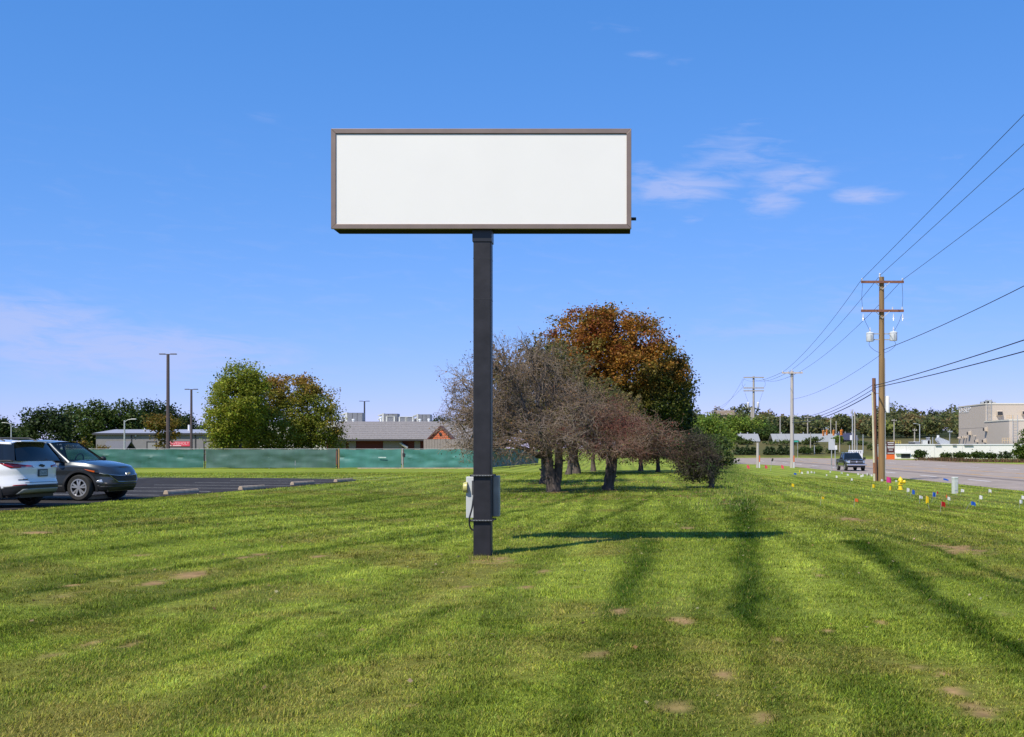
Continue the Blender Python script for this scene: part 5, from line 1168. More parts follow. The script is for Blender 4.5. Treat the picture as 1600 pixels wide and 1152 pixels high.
# flat roofed building behind, with rooftop units
M_rtu = mat('rooftop_unit_grey', (.16, .165, .18), rough=.6, var=.12, scale=3); M_rtw = mat('rooftop_unit_pale', (.48, .48, .44), rough=.6, var=.08)
YR = 150.0 * D; rz0 = gz(-30, YR); rx0, rx1 = PX(380, YR), PX(760, YR); rtop = PZ(661.5, YR) - rz0
fb = thing('store_building', 'flat roofed store behind the shingle roof', 'building', (rx0, YR, rz0))
MB().b2(0, rx1 - rx0, 0, 30, -.3, rtop - .05).build('wall', mat('store_wall', (.5, .48, .42), rough=.8, var=.06), fb)
MB().b2(-.1, rx1 - rx0 + .1, -.1, 30.1, rtop - .045, rtop + .15).build('parapet', M_white, fb)
def rtu(a, b_, top, label, seed):
    x0, x1 = PX(a, YR + 4), PX(b_, YR + 4); z1 = PZ(top, YR + 4); z0 = rz0 + rtop + .16; w = x1 - x0
    t = thing('rooftop_unit', label, 'rooftop unit', ((x0 + x1) / 2, YR + 4, z0), 0, 'rooftop air handling units'); h = z1 - z0
    MB().b2(-w * .18, w / 2, 0, 2.2, 0, h).build('housing', M_rtu, t, bevel=.02)
    MB().b2(-w * .28, -w * .185, -.05, 2.25, .02, h + .05).build('end_frame', M_rtw, t)
    mb = MB(); mb.prism([(-w / 2, h * .86), (-w * .29, h * .98), (-w * .29, h * .86), (-w / 2, h * .74)], 0, 2.2, 'XZ'); mb.prism([(-w / 2, h * .42), (-w * .29, h * .62), (-w * .29, h * .50), (-w / 2, h * .32)], 0, 2.2, 'XZ'); mb.build('intake_hood', M_rtw, t)
    MB().b2(-w * .42, -w * .30, .1, 2.1, 0, h * .3).build('base_box', M_dark, t)
    for k in (1, 2): MB().b2(-w * .18 + k * w * .22, -w * .18 + k * w * .22 + .05, -.03, -.002, .05, h - .05).build('panel_seam', M_dark, t)
    return t
rtu(532, 566, 645, 'leftmost big rooftop unit, beside the thin far lamp post', 1); rtu(590, 621, 646.5, 'second big rooftop unit from the left', 2); rtu(645, 672, 647.5, 'rooftop unit nearest to the orange gable', 3)
def rtu_small(a, b_, top, label):
    x0, x1 = PX(a, YR + 2), PX(b_, YR + 2); z1 = PZ(top, YR + 2); z0 = rz0 + rtop + .16; w = x1 - x0; t = thing('condenser', label, 'rooftop unit', ((x0 + x1) / 2, YR + 2, z0), 0, 'rooftop air handling units'); h = z1 - z0
    MB().b2(-w / 2, w / 2, .1, 1.3, 0, h - .1).build('housing', M_rtu, t); MB().b2(-w / 2 - .05, w / 2 + .05, 0, 1.4, h - .1, h).build('top_cap', M_rtw, t)
    for s in (-1, 1): MB().b2(s * w / 2 - .12, s * w / 2 + .12, .02, .2, 0, h - .1).build('corner_post', M_rtw, t)
rtu_small(604, 616, 650, 'small pale framed condenser in front of the second rooftop unit'); rtu_small(624, 634, 651, 'left one of the two dark condensers in the middle of the roof'); rtu_small(635, 645, 651, 'right one of the two dark condensers in the middle of the roof')
for i, (px, top, lab) in enumerate([(534, 657, 'small white roof vent at the left of the store roof'), (552, 655, 'thin white roof vent under the leftmost unit'), (595, 652, 'white roof vent before the second unit'), (656, 655, 'white vent pipe under the third unit'), (670, 654.5, 'white vent can at the right end of the roof'), (588, 659, 'low white dome on the store roof')]):
    x = PX(px, YR + 1); o = MB().lathe([(0, 0), (.17, 0), (.17, PZ(top, YR + 1) - rz0 - rtop - .35), (.26, PZ(top, YR + 1) - rz0 - rtop - .3), (.22, PZ(top, YR + 1) - rz0 - rtop - .16), (0, PZ(top, YR + 1) - rz0 - rtop - .12)], (0, 0, 0), 10).build('roof_vent', M_white); o.location = (x, YR + 1, rz0 + rtop + .16); tag(o, lab, 'vent', 'vents on the store roof')

# ------------------------------------------------------------------ lamp posts
def lamp_post(px, top, Y, label, r0, arms, m, n=2):
    Y *= D; x = PX(px, Y); z = gz(x, Y); h = PZ(top, Y) - z; t = thing('lamp_post', label, 'lamp post', (x, Y, z))
    MB().tube((0, 0, -.2), (0, 0, h), r0 * 1.15, r0 * .85, 8).build('pole', m, t); MB().b2(-.3, .3, -.3, .3, -.1, .5).build('base', M_concrete, t)
    for s in (-1, 1):
        mb = MB(); mb.b2(min(s * .05, s * .3), max(s * .05, s * .3), -.04, .04, h - .06, h + .02); mb.build('arm', m, t)
        MB().b2(min(s * .3, s * arms), max(s * .3, s * arms), -.17, .17, h - .05, h + .06).build('lamp_head', m, t, bevel=.02)
    return t
M_bronze = mat('lamp_bronze', (.085, .060, .062), rough=.6, var=.1)
lamp_post(262.5, 553.5, 100, 'tallest dark twin head lamp post on the left', .20, .95, M_bronze)
lamp_post(299, 608.5, 118, 'shorter dark twin head lamp post right of the tallest one', .17, .85, M_bronze)
lamp_post(569.5, 627, 175, 'thin far lamp post behind the rooftop units', .17, 1.0, M_dark)
def street_lamp(px, top, Y, label, dx, m, hh=None):
    Y *= D; x = PX(px, Y); z = gz(x, Y); h = PZ(top, Y) - z; t = thing('street_lamp', label, 'street lamp', (x, Y, z))
    MB().tube((0, 0, -.2), (0, 0, h), .11, .075, 10).build('pole', m, t)
    MB().path(smooth_path([(0, 0, h - .25), (dx * .4, 0, h + .02), (dx, 0, h + .12)]), .035, 6).build('arm', m, t); s = 1 if dx > 0 else -1
    MB().box((dx + s * .25, 0, h + .13), (.6, .22, .10)).build('lamp_head', m, t, bevel=.03); return t
street_lamp(194.5, 657, 98, 'short pale street lamp with one arm by the dark trees', .75, M_galv)
street_lamp(17.5, 662, 130, 'thin pale street lamp at the far left', -.8, M_galv)
street_lamp(1437, 663, 190, 'pale street lamp with a curved arm by the white wall', -.8, M_galv)

# ------------------------------------------------------------------ right hand buildings
M_beige = mat('beige_panel', (.50, .425, .345), rough=.8, var=.03, scale=2); M_whitew = mat('white_wall', (.76, .73, .68), rough=.7, var=.04, scale=2)
YW = 178.0 * D; wx0, wx1 = PX(1392, YW), PX(1760, YW); wz0 = RZ
wt = PZ(694, YW) - wz0
ww = thing('white_wall_building', 'long low white building across the road', 'building', (wx0, YW, wz0)); WL = wx1 - wx0
MB().b2(0, WL, 0, 16, -.2, wt - .22).build('wall', M_whitew, ww); MB().b2(-.1, WL + .1, -.12, 16.1, wt - .215, wt).build('parapet', M_white, ww)
for k in range(8): x = 3 + k * 5.6; MB().b2(x, x + .05, -.03, -.002, 0, wt - .3).build('panel_joint', mat('joint_grey', (.5, .5, .5), var=0), ww)
ld = MB().b2(PX(1408, YW) - wx0, PX(1422, YW) - wx0, -.05, -.003, .15, 1.0).build('loading_door', M_dark, ww)
MB().b2(PX(1399, YW) - wx0, PX(1422, YW) - wx0, -.5, -.06, 1.02, 1.25).build('door_canopy', M_white, ww)
for a, b_ in ((1461, 1470), (1488, 1494), (1506, 1520)): MB().b2(PX(a, YW) - wx0, PX(b_, YW) - wx0, -.3, -.13, wt - .30, wt - .12).build('roof_pipe', M_rtu, ww)
yr = MB()
for px in (1394, 1398.5, 1403, 1407.5, 1411): yr.tube((PX(px, YW) - wx0 + .3, 3, wt), (PX(px, YW) - wx0 + .3, 3, wt + .62), .035, n=6)
for zz in (.3, .62): yr.tube((PX(1394, YW) - wx0 + .3, 3, wt + zz), (PX(1411, YW) - wx0 + .3, 3, wt + zz), .035, n=6)
yr.build('yellow_railing', mat('rail_yellow', (.55, .42, .06), rough=.6, var=.1), ww)
RU = [(1422, 1430, 691, M_dark, 'low dark duct box at the left of the white building roof'), (1442, 1454, 688, M_rtw, 'pale flat box unit on the white building roof'), (1449.5, 1453, 684, M_rtu, 'small grey upright box on the white roof'), (1430, 1438, 690.5, M_rtu, 'low grey box unit beside the curved street lamp')]
for a, b_, top, m, lab in RU:
    Y = YW + 6; z0 = wz0 + wt; x0, x1 = PX(a, Y), PX(b_, Y); t = thing('roof_box', lab, 'rooftop unit', ((x0 + x1) / 2, Y, z0)); h = max(PZ(top, Y) - z0, .3); w = x1 - x0
    MB().b2(-w / 2, w / 2, 0, 1.2, 0, h).build('housing', m, t, bevel=.02); MB().b2(-w / 2 - .05, w / 2 + .05, -.05, 1.25, h, h + .05).build('lid', M_white, t)
Y = YW + 7; dc = thing('dust_collector', 'light grey tapered duct with a chimney cap on the white building roof', 'duct', (PX(1474, Y), Y, wz0 + wt)); k_ = Y / F
MB().prism([(-10 * k_, 7 * k_), (-7 * k_, 11 * k_), (9 * k_, 5 * k_), (10 * k_, 0), (-4 * k_, 0)], 0, 1.6, 'XZ').build('duct_body', M_galv, dc); MB().tube((-6.5 * k_, .8, 9 * k_), (-6.5 * k_, .8, 14 * k_), .25, n=8).build('chimney', M_white, dc)
MB().tube((-8 * k_, .3, 5 * k_), (-2 * k_, .3, .4 * k_), .12, n=6).build('drain_pipe', M_dark, dc)
# beige tower block: front faces the road, its long left side runs away from the viewer
YT = 205.0 * D; YT2 = 192.0 * D; tz0 = RZ; tx0 = PX(1540, YT); tx2 = PX(1577, YT2); th_ = PZ(630, YT) - tz0; lt_ = PZ(655.5, YT2) - tz0
dT = YT * (578 / 536 - 1); dW = YT2 * (615 / 574 - 1)
tb = thing('beige_block', 'tall windowless beige industrial building at the right', 'building', (tx0, YT, tz0)); W_ = 34
MB().b2(0, W_, 0, dT, -.3, th_ - .3).build('wall', M_beige, tb)
M_cream = mat('parapet_cream', (.62, .58, .48), rough=.7, var=.04); MB().b2(-.12, W_ + .1, -.12, dT + .1, th_ - .295, th_).build('parapet', M_cream, tb)
ox, oy = tx2 - tx0, YT2 - YT
MB().b2(ox, W_, oy, min(oy + dW, -.02), -.3, lt_ - .26).build('lower_wing', M_beige, tb); MB().b2(ox - .12, W_ + .1, oy - .12, min(oy + dW, -.12) - .02, lt_ - .255, lt_).build('wing_parapet', M_cream, tb)
def side_y(px): return tx0 * F / (px - CX) - YT              # depth at which the left side of the block stands behind a pixel column
def side_y2(px): return tx2 * F / (px - CX) - YT
yy = side_y(1507.5); text('lettering', 'D-SEP', M_white, 1.75, tb, (-.03, yy, PZ(641, YT + yy) - tz0), (R(90), 0, R(-90)), .03, 2.1)
MB().b2(-.03, -.002, yy - 3.0, yy + 3.0, PZ(645.6, YT + yy) - tz0, PZ(645, YT + yy) - tz0).build('lettering_line', M_cream, tb)
MB().b2(-.02, -.002, .02, dT, PZ(668, YT) - tz0 - .04, PZ(668, YT) - tz0 + .04).build('wall_joint', mat('joint_beige', (.33, .28, .24), var=0), tb)
def hood(face, x, y, z, w):
    mb = MB(); pr = [(-.75, -.35 * w), (-.01, -.5 * w), (-.01, .5 * w), (-.5, .35 * w)]
    mb.prism(pr, -w * .5, w * .5, 'YZ'); hd = mb.build('vent_hood', M_beige, tb); l_ = MB().b2(-w * .45, w * .45, -.78, -.76, -.35 * w, .3 * w).build('vent_louvre', M_dark, hd)
    hd.location = (x, y, z); hd.rotation_euler = (0, 0, R(-90) if face == 'side' else 0)
for px, py, w in ((1516.5, 677, 1.0), (1528, 689, .7), (1500.5, 684, .55), (1507, 683, .6), (1511, 683, .4), (1525, 681, .3)):
    y = side_y(px); hood('side', 0, y, PZ(py, YT + y) - tz0, w)
for px, py, w in ((1542, 671, 1.0), (1536.8, 689, .9)):
    y = min(side_y2(px), -1.0); hood('side', ox, y, PZ(py, YT + y) - tz0, w)
for px, py, w in ((1561, 646, 1.3), (1599, 645, 1.0)): hood('front', PX(px, YT) - tx0, 0, PZ(py, YT) - tz0, w)
for x, yy, z1, z0_ in ((PX(1545, YT) - tx0, -.25, th_, lt_), (PX(1585.5, YT2) - tx0, oy - .25, lt_, PZ(690, YT2) - tz0)):
    mb = MB()
    for s in (-.5, .5): mb.tube((x + s, yy, z0_), (x + s, yy, z1 + .9), .06, n=6)
    for k in range(14): zz = z0_ + (z1 - z0_) * k / 14; mb.tube((x - .5, yy, zz), (x + .5, yy, zz), .035, n=5)
    mb.build('ladder', M_galv, tb)
for a, b_, Y2, zt3 in ((1573, 1584, YT2 + 3, lt_), (1566, 1578, YT2 - 4, PZ(691.5, YT2 - 4) - tz0)):
    mb = MB()
    for px in np.linspace(a, b_, 4): mb.tube((PX(px, Y2) - tx0, Y2 - YT, zt3 - .1), (PX(px, Y2) - tx0, Y2 - YT, zt3 + .9), .05, n=5)
    for zz in (.45, .9): mb.tube((PX(a, Y2) - tx0, Y2 - YT, zt3 + zz), (PX(b_, Y2) - tx0, Y2 - YT, zt3 + zz), .05, n=5)
    mb.build('guard_rail', mat('guard_tan', (.55, .40, .22), var=0), tb)
for a, b_, h_ in ((1517, 1523, .5), (1527, 1533, .6), (1536, 1543, .9), (1549, 1556, .5)): MB().b2(PX(a, YT + 4) - tx0 if a > 1538 else .3 + (a - 1517) * .06, (PX(b_, YT + 4) - tx0) if a > 1538 else .8 + (b_ - 1517) * .08, 4, 5, th_ + .002, th_ + h_).build('roof_curb', M_galv, tb)
# far sheds behind the meadow
def low_shed(a, b_, Y, top, eave, base, mroof, mwall, name, label):
    Y *= D; x0, x1 = PX(a, Y), PX(b_, Y); z = gz((x0 + x1) / 2, Y) - .4; t = thing(name, label, 'building', (x0, Y, z)); w = x1 - x0; ez, tz = PZ(eave, Y) - z, PZ(top, Y + 5) - z
    MB().b2(.2, w - .2, .3, 9.7, -.5, ez + .05).build('wall', mwall, t); MB().prism([(0, ez - .05), (5, tz), (10, ez - .05), (10, ez - .2), (5, tz - .18), (0, ez - .2)], 0, w, 'YZ').build('roof', mroof, t)
    for k in range(3): x = w * (k + .5) / 3; MB().tube((x, 5, tz - .2), (x, 5, tz + .4), .15, n=8).build('roof_vent', M_galv, t)
    return t
M_groof = mat('pale_grey_roof', (.29, .295, .29), rough=.7, var=.06)
low_shed(1155, 1188, 236, 678, 689, 692, M_groof, M_whitew, 'grey_roof_shed', 'left short shed with a pale grey roof beyond the thicket'); low_shed(1208, 1312, 238, 678, 690, 692, M_groof, M_whitew, 'grey_roof_shed', 'long shed with a pale grey roof beyond the road')
low_shed(1311, 1342, 240, 677, 687, 690, mat('navy_roof', (.045, .045, .075), rough=.6, var=.05), M_dark, 'blue_shed', 'dark blue shed right of the traffic lights')
YH = 330 * D; x = PX(1126, YH); hb = thing('hill_house', 'tan house on the ridge left of the double utility pole', 'house', (x, YH, gz(x, YH)))
hz = PZ(641, YH) - gz(x, YH)
MB().b2(-1, 5, 0, 7, -.5, hz - 1.8).build('wall', mat('tan_house', (.42, .27, .15), rough=.8, var=.08), hb); MB().prism([(-.4, hz - 1.85), (3.5, hz), (7.4, hz - 1.85)], -1.3, 5.3, 'YZ').build('roof', mat('tan_roof', (.20, .15, .10), rough=.9, var=.1), hb)
for k in range(2): f = MB().b2(-.2 + k * 2.8, 1 + k * 2.8, -.04, -.003, hz - 3.6, hz - 2.3).build('window', M_tglass, hb)

# ------------------------------------------------------------------ utility poles, wires
def crossarm(t, z, half, y=.16, m=M_rust, sec=.15, ins=(), hang=()):
    o = MB().b2(-half, half, -y - sec / 2, -y + sec / 2, z - sec / 2, z + sec / 2).build('crossarm', m, t)
    for x in ins: MB().lathe([(.0, 0), (.05, 0), (.055, .06), (.03, .09), (.05, .12), (.045, .17), (0, .18)], (x, -y, z + sec / 2), 8).build('insulator', M_porc, o)
    for x in hang: MB().lathe([(.0, 0), (.06, 0), (.035, .05), (.06, .1), (.035, .16), (.05, .22), (.02, .42), (0, .44)], (x, -y, z - .62), 8).build('insulator', M_porc, o)
    return o
def upole(px, by, top, Y, label, r, m, name='utility_pole'):
    x = PX(px, Y); z = gz(x, Y); h = PZ(top, Y) - z; t = thing(name, label, 'utility pole', (x, Y, z))
    MB().tube((0, 0, -.3), (0, 0, h), r * 1.1, r * .78, 12).build('pole', m, t, smooth=True); return t, x, z, h
def transformer(t, x, z, h=.95, r=.27, y=-.12, m=None):
    o = MB().lathe([(0, 0), (r * .92, 0), (r, .04), (r, h * .82), (r * 1.06, h * .83), (r * 1.06, h * .9), (r * .7, h), (0, h)], (x, y, z), 16).build('transformer', m or mat('transformer_grey', (.62, .64, .66), rough=.4, var=.06), t, smooth=True)
    MB().lathe([(0, 0), (.05, 0), (.03, .08), (.05, .14), (.02, .32), (0, .33)], (x, y, z + h), 8).build('bushing', M_porc, o)
    MB().b2(x - .02, x + .02, y - r - .03, y - r + .01, z + .1, z + h * .7).build('cooling_rib', M_galv, o); return o
YP = 58.3 * D
tall, tx, tz, thh = upole(1377.5, 752, 433, YP, 'tallest brown utility pole carrying two transformers', .205, M_wood)
zpx = lambda py: PZ(py, YP) - tz
ca1 = crossarm(tall, zpx(441.5), 1.38, ins=(-1.32, 1.3), y=.23); ca2 = crossarm(tall, zpx(486.5), 1.38, ins=(-1.30, .66, 1.28), hang=(-1.25, .72, 1.32), y=.23)
MB().lathe([(0, 0), (.06, 0), (.05, .15), (.07, .2), (0, .3)], (-.12, 0, thh - .02), 8).build('insulator', M_porc, tall)
for zc in (441.5, 486.5):
    br_ = MB()
    for s in (-1, 1): br_.tube((s * .45, -.30, zpx(zc) - .06), (0, -.22, zpx(zc) - .48), .022, n=6)
    br_.build('brace', M_galv, tall)
transformer(tall, -.78, zpx(534), .60, .25); transformer(tall, .74, zpx(533), .60, .25)
for zz in (522, 531):
    MB().b2(-.62, -.17, -.09, -.04, zpx(zz) - .04, zpx(zz) + .04).build('transformer_bracket', M_galv, tall); MB().b2(.17, .58, -.09, -.04, zpx(zz) - .04, zpx(zz) + .04).build('transformer_bracket', M_galv, tall)
def dw(pts, name='drop_wire', r=.012, par=tall): return MB().path(smooth_path(pts), r, 5).build(name, M_wire, par)
for s in (-1, 1):
    dw([(s * .78, -.15, zpx(532)), (s * .85, -.2, zpx(540)), (s * .5, -.2, zpx(548)), (s * .15, -.22, zpx(552))]); dw([(s * 1.28, -.2, zpx(444)), (s * 1.33, -.2, zpx(465)), (s * 1.28, -.2, zpx(484))]); dw([(s * 1.25, -.2, zpx(492)), (s * 1.1, -.2, zpx(503)), (s * .8, -.15, zpx(517))])
MB().path([(.21, -.1, 0.1), (.205, -.12, zpx(640)), (.19, -.12, zpx(560))], .022, 6).build('conduit', M_galv, tall)
MB().lathe([(0, 0), (.145, 0), (.145, 1.0), (.12, 1.07), (0, 1.09)], (PX(1386.5, YP) - tx, -.05, zpx(645)), 14).build('antenna_can', M_white, tall, smooth=True)
for py in (625, 642): MB().b2(.15, PX(1386.5, YP) - tx - .1, -.08, -.03, zpx(py) - .02, zpx(py) + .02).build('can_bracket', M_galv, tall)
short, s_x, s_z, s_h = upole(1368.5, 750, 591, YP + .6, 'shorter reddish wooden pole beside the tall brown one', .155, M_redwood, 'utility_pole')
short.children[0].rotation_euler = (0, R(-1.1), 0)
for py in (601, 615): MB().box((.16, -.1, PZ(py, YP + .6) - s_z), (.32, .05, .05)).build('cable_bracket', M_galv, short)
cg = thing('cable_guard', 'pale yellow cable guard leaning along the reddish pole', 'cable guard', (PX(1365.5, YP), YP - .15, gz(PX(1365.5, YP), YP)))
MB().tube((0, 0, -.1), (-.14, 0, PZ(613, YP) - RZ), .07, .06, 8).build('guard_tube', mat('guard_cream', (.58, .53, .36), rough=.6, var=.1), cg); MB().tube((-.012, -.005, .5), (-.02, -.005, 1.2), .078, n=8).build('guard_sleeve', mat('guard_rust', (.28, .12, .06), var=.3), cg)
p2_, x2, z2, h2_ = upole(1237.5, 731, 580, 97 * D, 'grey utility pole with one pale crossarm by the lawn edge', .21, mat('pole_pale', (.42, .38, .35), rough=.85, var=.15, scale=8, stretch=(2, 2, .1)))
M_pale = mat('pale_arm', (.50, .42, .36), rough=.8, var=.1); crossarm(p2_, PZ(583, 97 * D) - z2, 1.13, ins=(-1.05, -.45, 1.02), m=M_pale, y=.24); br_ = MB()
for s in (-1, 1): br_.tube((s * .4, -.2, PZ(584, 97 * D) - z2), (0, -.2, PZ(588, 97 * D) - z2), .025, n=5)
br_.build('brace', M_galv, p2_); MB().lathe([(0, 0), (.05, 0), (.05, .2), (0, .25)], (0, 0, h2_), 8).build('insulator', M_porc, p2_)
MB().box((.3, -.1, PZ(650, 97 * D) - z2), (.5, .12, .14)).build('cable_box', M_galv, p2_)
post, xq, zq, hq = upole(1184, 731, 692, 97 * D, 'short plain grey post left of the crossarm pole', .17, MATS['pole_pale'], 'grey_post'); post['category'] = 'post'
YK = 96.6 * D
M_om = mat('marker_orange', (.70, .15, .03), rough=.5, var=.05)
for px, lab in ((1186.8, 'orange and white marker stake beside the plain grey post'), (1240.6, 'orange and white marker stake beside the crossarm pole')):
    x = PX(px, YK); t = thing('marker_stake', lab, 'marker', (x, YK, gz(x, YK))); hm = PZ(712, YK) - gz(x, YK)
    MB().tube((0, 0, -.1), (0, 0, hm * .47), .06, n=8).build('stake', M_white, t); MB().tube((0, 0, hm * .47), (0, 0, hm), .062, n=8).build('stake_top', M_om, t)
# double pole behind the thicket
Y3 = 262.0 * D; q3 = 262 / 150; d3, x3, z3, h3 = upole(1177.5, 700, 588, Y3, 'weathered double utility pole with two crossarm levels above the shrubs', .21 * q3, M_greywood)
MB().tube((-.42 * q3, .2, -.3), (-.30 * q3, .2, PZ(637, Y3) - z3), .2 * q3, .17 * q3, 10).build('second_pole', M_greywood, d3)
q = lambda py: PZ(py, Y3) - z3
crossarm(d3, q(590), 1.72 * q3, ins=(), hang=(-1.5 * q3, -.5 * q3, 1.5 * q3), m=M_greywood, y=.25 * q3, sec=.32); crossarm(d3, q(606.5), 1.72 * q3, ins=(-1.5 * q3, -.6 * q3, 1.5 * q3), m=M_greywood, y=.25 * q3, sec=.32); crossarm(d3, q(611), 1.72 * q3, hang=(-1.5 * q3, .5 * q3, 1.5 * q3), m=M_greywood, y=.25 * q3, sec=.32)
transformer(d3, -.9 * q3, q(637), .9 * q3, .2 * q3, m=M_white); transformer(d3, .75 * q3, q(637), .9 * q3, .2 * q3, m=M_white)
for s in (-1, 1):
    dw([(s * 1.6 * q3, -.3, q(592)), (s * 1.95 * q3, -.3, q(600)), (s * 1.65 * q3, -.3, q(607))], par=d3, r=.028); dw([(s * 1.5 * q3, -.3, q(613)), (s * 1.2 * q3, -.3, q(622)), (s * .85 * q3, -.2, q(630))], par=d3, r=.028)
# other far poles
FPOLE = [(1123.5, 641, 330, M_pale, 1.9, 'pale crossarm pole far left on the green slope'), (1105, 643, 335, M_pale, 1.6, 'pale crossarm pole on the ridge next to the dark tree'), (1138, 640, 320, M_pale, 2.2, 'far pole before the tan house on the ridge'), (1219, 650, 245, M_greywood, 0, 'bare thin pole left of the crossarm pole'),
         (1262, 650, 250, M_greywood, 1.2, 'far pole with insulators right of the crossarm pole'), (1298, 653, 260, M_greywood, 0, 'thin far pole above the traffic signals'), (1306.5, 658, 262, M_greywood, 0, 'shorter thin far pole above the traffic signals'), (1266.5, 676, 205, M_greywood, 0, 'low thin pole right of the street name sign'),
         (1312, 680, 205, M_greywood, 0, 'low post right of the grey sign back'), (1339, 680, 204, M_galv, 0, 'low pale post right of the signal pole'), (1348.5, 679, 203, M_galv, 0, 'low pale post behind the pickup truck'), (1429, 670, 215, M_greywood, .5, 'far wooden pole left of the curved street lamp'),
         (1484, 672, 196, M_galv, .5, 'pale pole with a lamp cluster by the beige building'), (1397, 655, 240, M_greywood, .7, 'wooden far pole with crossarm right of the tall brown pole'), (1272.5, 696, 200, M_galv, 0, 'short pale post near the low bush'), (1457.5, 683, 196, M_galv, 0, 'thin pole on the white building side'), (1327.5, 696, 200, M_galv, 0, 'short post left of the white low sign')]
for px, top, Y, m, arm, lab in FPOLE:
    Y *= D; t, x, z, h = upole(px, 0, top, Y, lab, .11 if Y < 215 * D else .17, m, 'far_pole')
    if arm: crossarm(t, h - .4, arm, ins=(-arm * .85, arm * .85), m=m, y=.2, sec=.16); 
    if arm > .9: crossarm(t, h - 1.6, arm * .6, ins=(-arm * .5, arm * .5), m=m, y=.2, sec=.14)
# wires
def wire(name, label, P0, P1, sag, r=.014, n=14, group='overhead wires'):
    P0, P1 = Vector(P0), Vector(P1)
    if P1.y < 45: P1 = P0 + (P1 - P0) * 1.4          # spans that run on past the viewer
    pts = [P0 + (P1 - P0) * (k / n) - Vector((0, 0, sag * 4 * (k / n) * (1 - k / n))) for k in range(n + 1)]
    o = MB().path(pts, r, 5).build(name, M_wire); return tag(o, label, 'wire', group)
def wp(px, py, Y): return PT(px, py, Y)
wire('overhead_wire', 'highest overhead wire leaving the tall pole to the upper right', wp(1345.5, 438, YP - .25), wp(1740, 34, 30 * D), .05); wire('overhead_wire', 'second overhead wire leaving the tall pole to the upper right', wp(1375.5, 430, YP), wp(1740, 94, 30 * D), .06); wire('overhead_wire', 'third overhead wire from the right end of the top crossarm', wp(1409.5, 438, YP - .25), wp(1740, 183, 30 * D), .1)
wire('overhead_cable', 'sagging cable leaving the tall pole to the right below the transformers', wp(1380, 547, YP - .2), wp(1740, 360, 30 * D), .38, .02); wire('overhead_cable', 'upper one of two thick cables to the right low on the tall pole', wp(1366, 603, YP - .2), wp(1760, 468, 28 * D), .22, .024); wire('overhead_cable', 'lower one of two thick cables to the right low on the tall pole', wp(1366, 606, YP - .2), wp(1760, 496, 28 * D), .22, .024)
for i, (a, b_) in enumerate(((1345.5, 1224), (1375.5, 1233), (1409.5, 1250))):
    wire('overhead_wire', ['left', 'middle', 'right'][i] + ' overhead wire between the tall brown pole and the grey crossarm pole', wp(a, 438 if i != 1 else 430, YP - .2), wp(b_, 581, 97 * D - .24), .55, .014)
    wire('overhead_wire', ['left', 'middle', 'right'][i] + ' overhead wire from the grey crossarm pole to the double pole', wp(b_, 581, 97 * D - .24), wp((1162, 1177, 1191)[i], 592, Y3 - .25), .9, .02)
wire('overhead_wire', 'thin neutral wire sagging left from below the transformers', wp(1374, 556, YP), wp(1238, 624, 97 * D), .5, .012)
for i, (py, lab) in enumerate(((600, 'topmost cable going left from the reddish pole'), (607, 'middle cable going left from the reddish pole'), (613, 'lowest thick cable going left from the reddish pole'))): wire('overhead_cable', lab, wp(1366.5, py, YP + .4), wp(1238, 654 + 3 * i, 97 * D), .55, (.02, .022, .034)[i])
wire('overhead_wire', 'wire falling left from the double pole to the ridge', wp(1161, 592, Y3), wp(1123, 641, 330 * D), 1.5, .03); wire('overhead_wire', 'second wire falling left from the double pole', wp(1165, 600, Y3), wp(1106, 644, 335 * D), 1.5, .025)

# ------------------------------------------------------------------ traffic signals, signs
YSG = 165.0 * D; x = PX(1333.5, YSG); z = gz(x, YSG); st_ = thing('signal_pole', 'pair of pale signal poles holding the span wire right of the lights', 'signal pole', (x, YSG, z)); hh = PZ(640, YSG) - z
MB().tube((-.18, 0, -.2), (-.18, 0, hh), .13, .10, 10).build('pole', M_galv, st_); MB().tube((.25, .1, -.2), (.25, .1, hh - .4), .15, .12, 10).build('pole', M_greywood, st_); MB().box((-.45, 0, PZ(684, YSG) - z), (.35, .3, .9)).build('control_box', M_white, st_); MB().box((-.25, 0, hh - .1), (.7, .12, .1)).build('crossarm', M_greywood, st_); MB().lathe([(0, 0), (.16, 0), (.16, .45), (0, .5)], (-.4, -.1, hh - .8), 10).build('transformer', M_galv, st_)
wire('span_wire', 'span wire carrying the traffic signals', wp(1332, 677, YSG), wp(1240, 660, YSG + 3), .25, .035, group=None)
M_sig = mat('signal_yellow', (.72, .24, .02), rough=.5, var=.05)
for i, (px, py, k, lab) in enumerate([(1286.5, 677, 2, 'leftmost yellow traffic signal on the span wire'), (1292, 676, 3, 'second yellow traffic signal from the left'), (1302.5, 676.5, 3, 'third yellow traffic signal from the left'), (1315, 676, 4, 'rightmost and widest yellow traffic signal')]):
    Yg = YSG + 1; t = thing('traffic_signal', lab, 'traffic signal', PT(px, py, Yg), R(8 * i - 10), 'traffic signals on the span wire'); w = .34 if k < 4 else .5
    MB().b2(-w / 2, w / 2, -.1, .15, -.52, .52).build('housing', M_sig, t, bevel=.03); MB().tube((0, 0, .52), (0, 0, .9), .03, n=6).build('hanger', M_galv, t)
    for z_ in (-.33, 0, .33):
        v_ = MB().tube((0, -.24, z_), (0, -.1, z_), .14, n=10).build('visor', M_sig, t); MB().lathe([(0, -.005), (.11, -.005), (.11, .0), (0, .0)], (0, -.245, z_), 10, 'Y').build('lens', M_dark, v_)
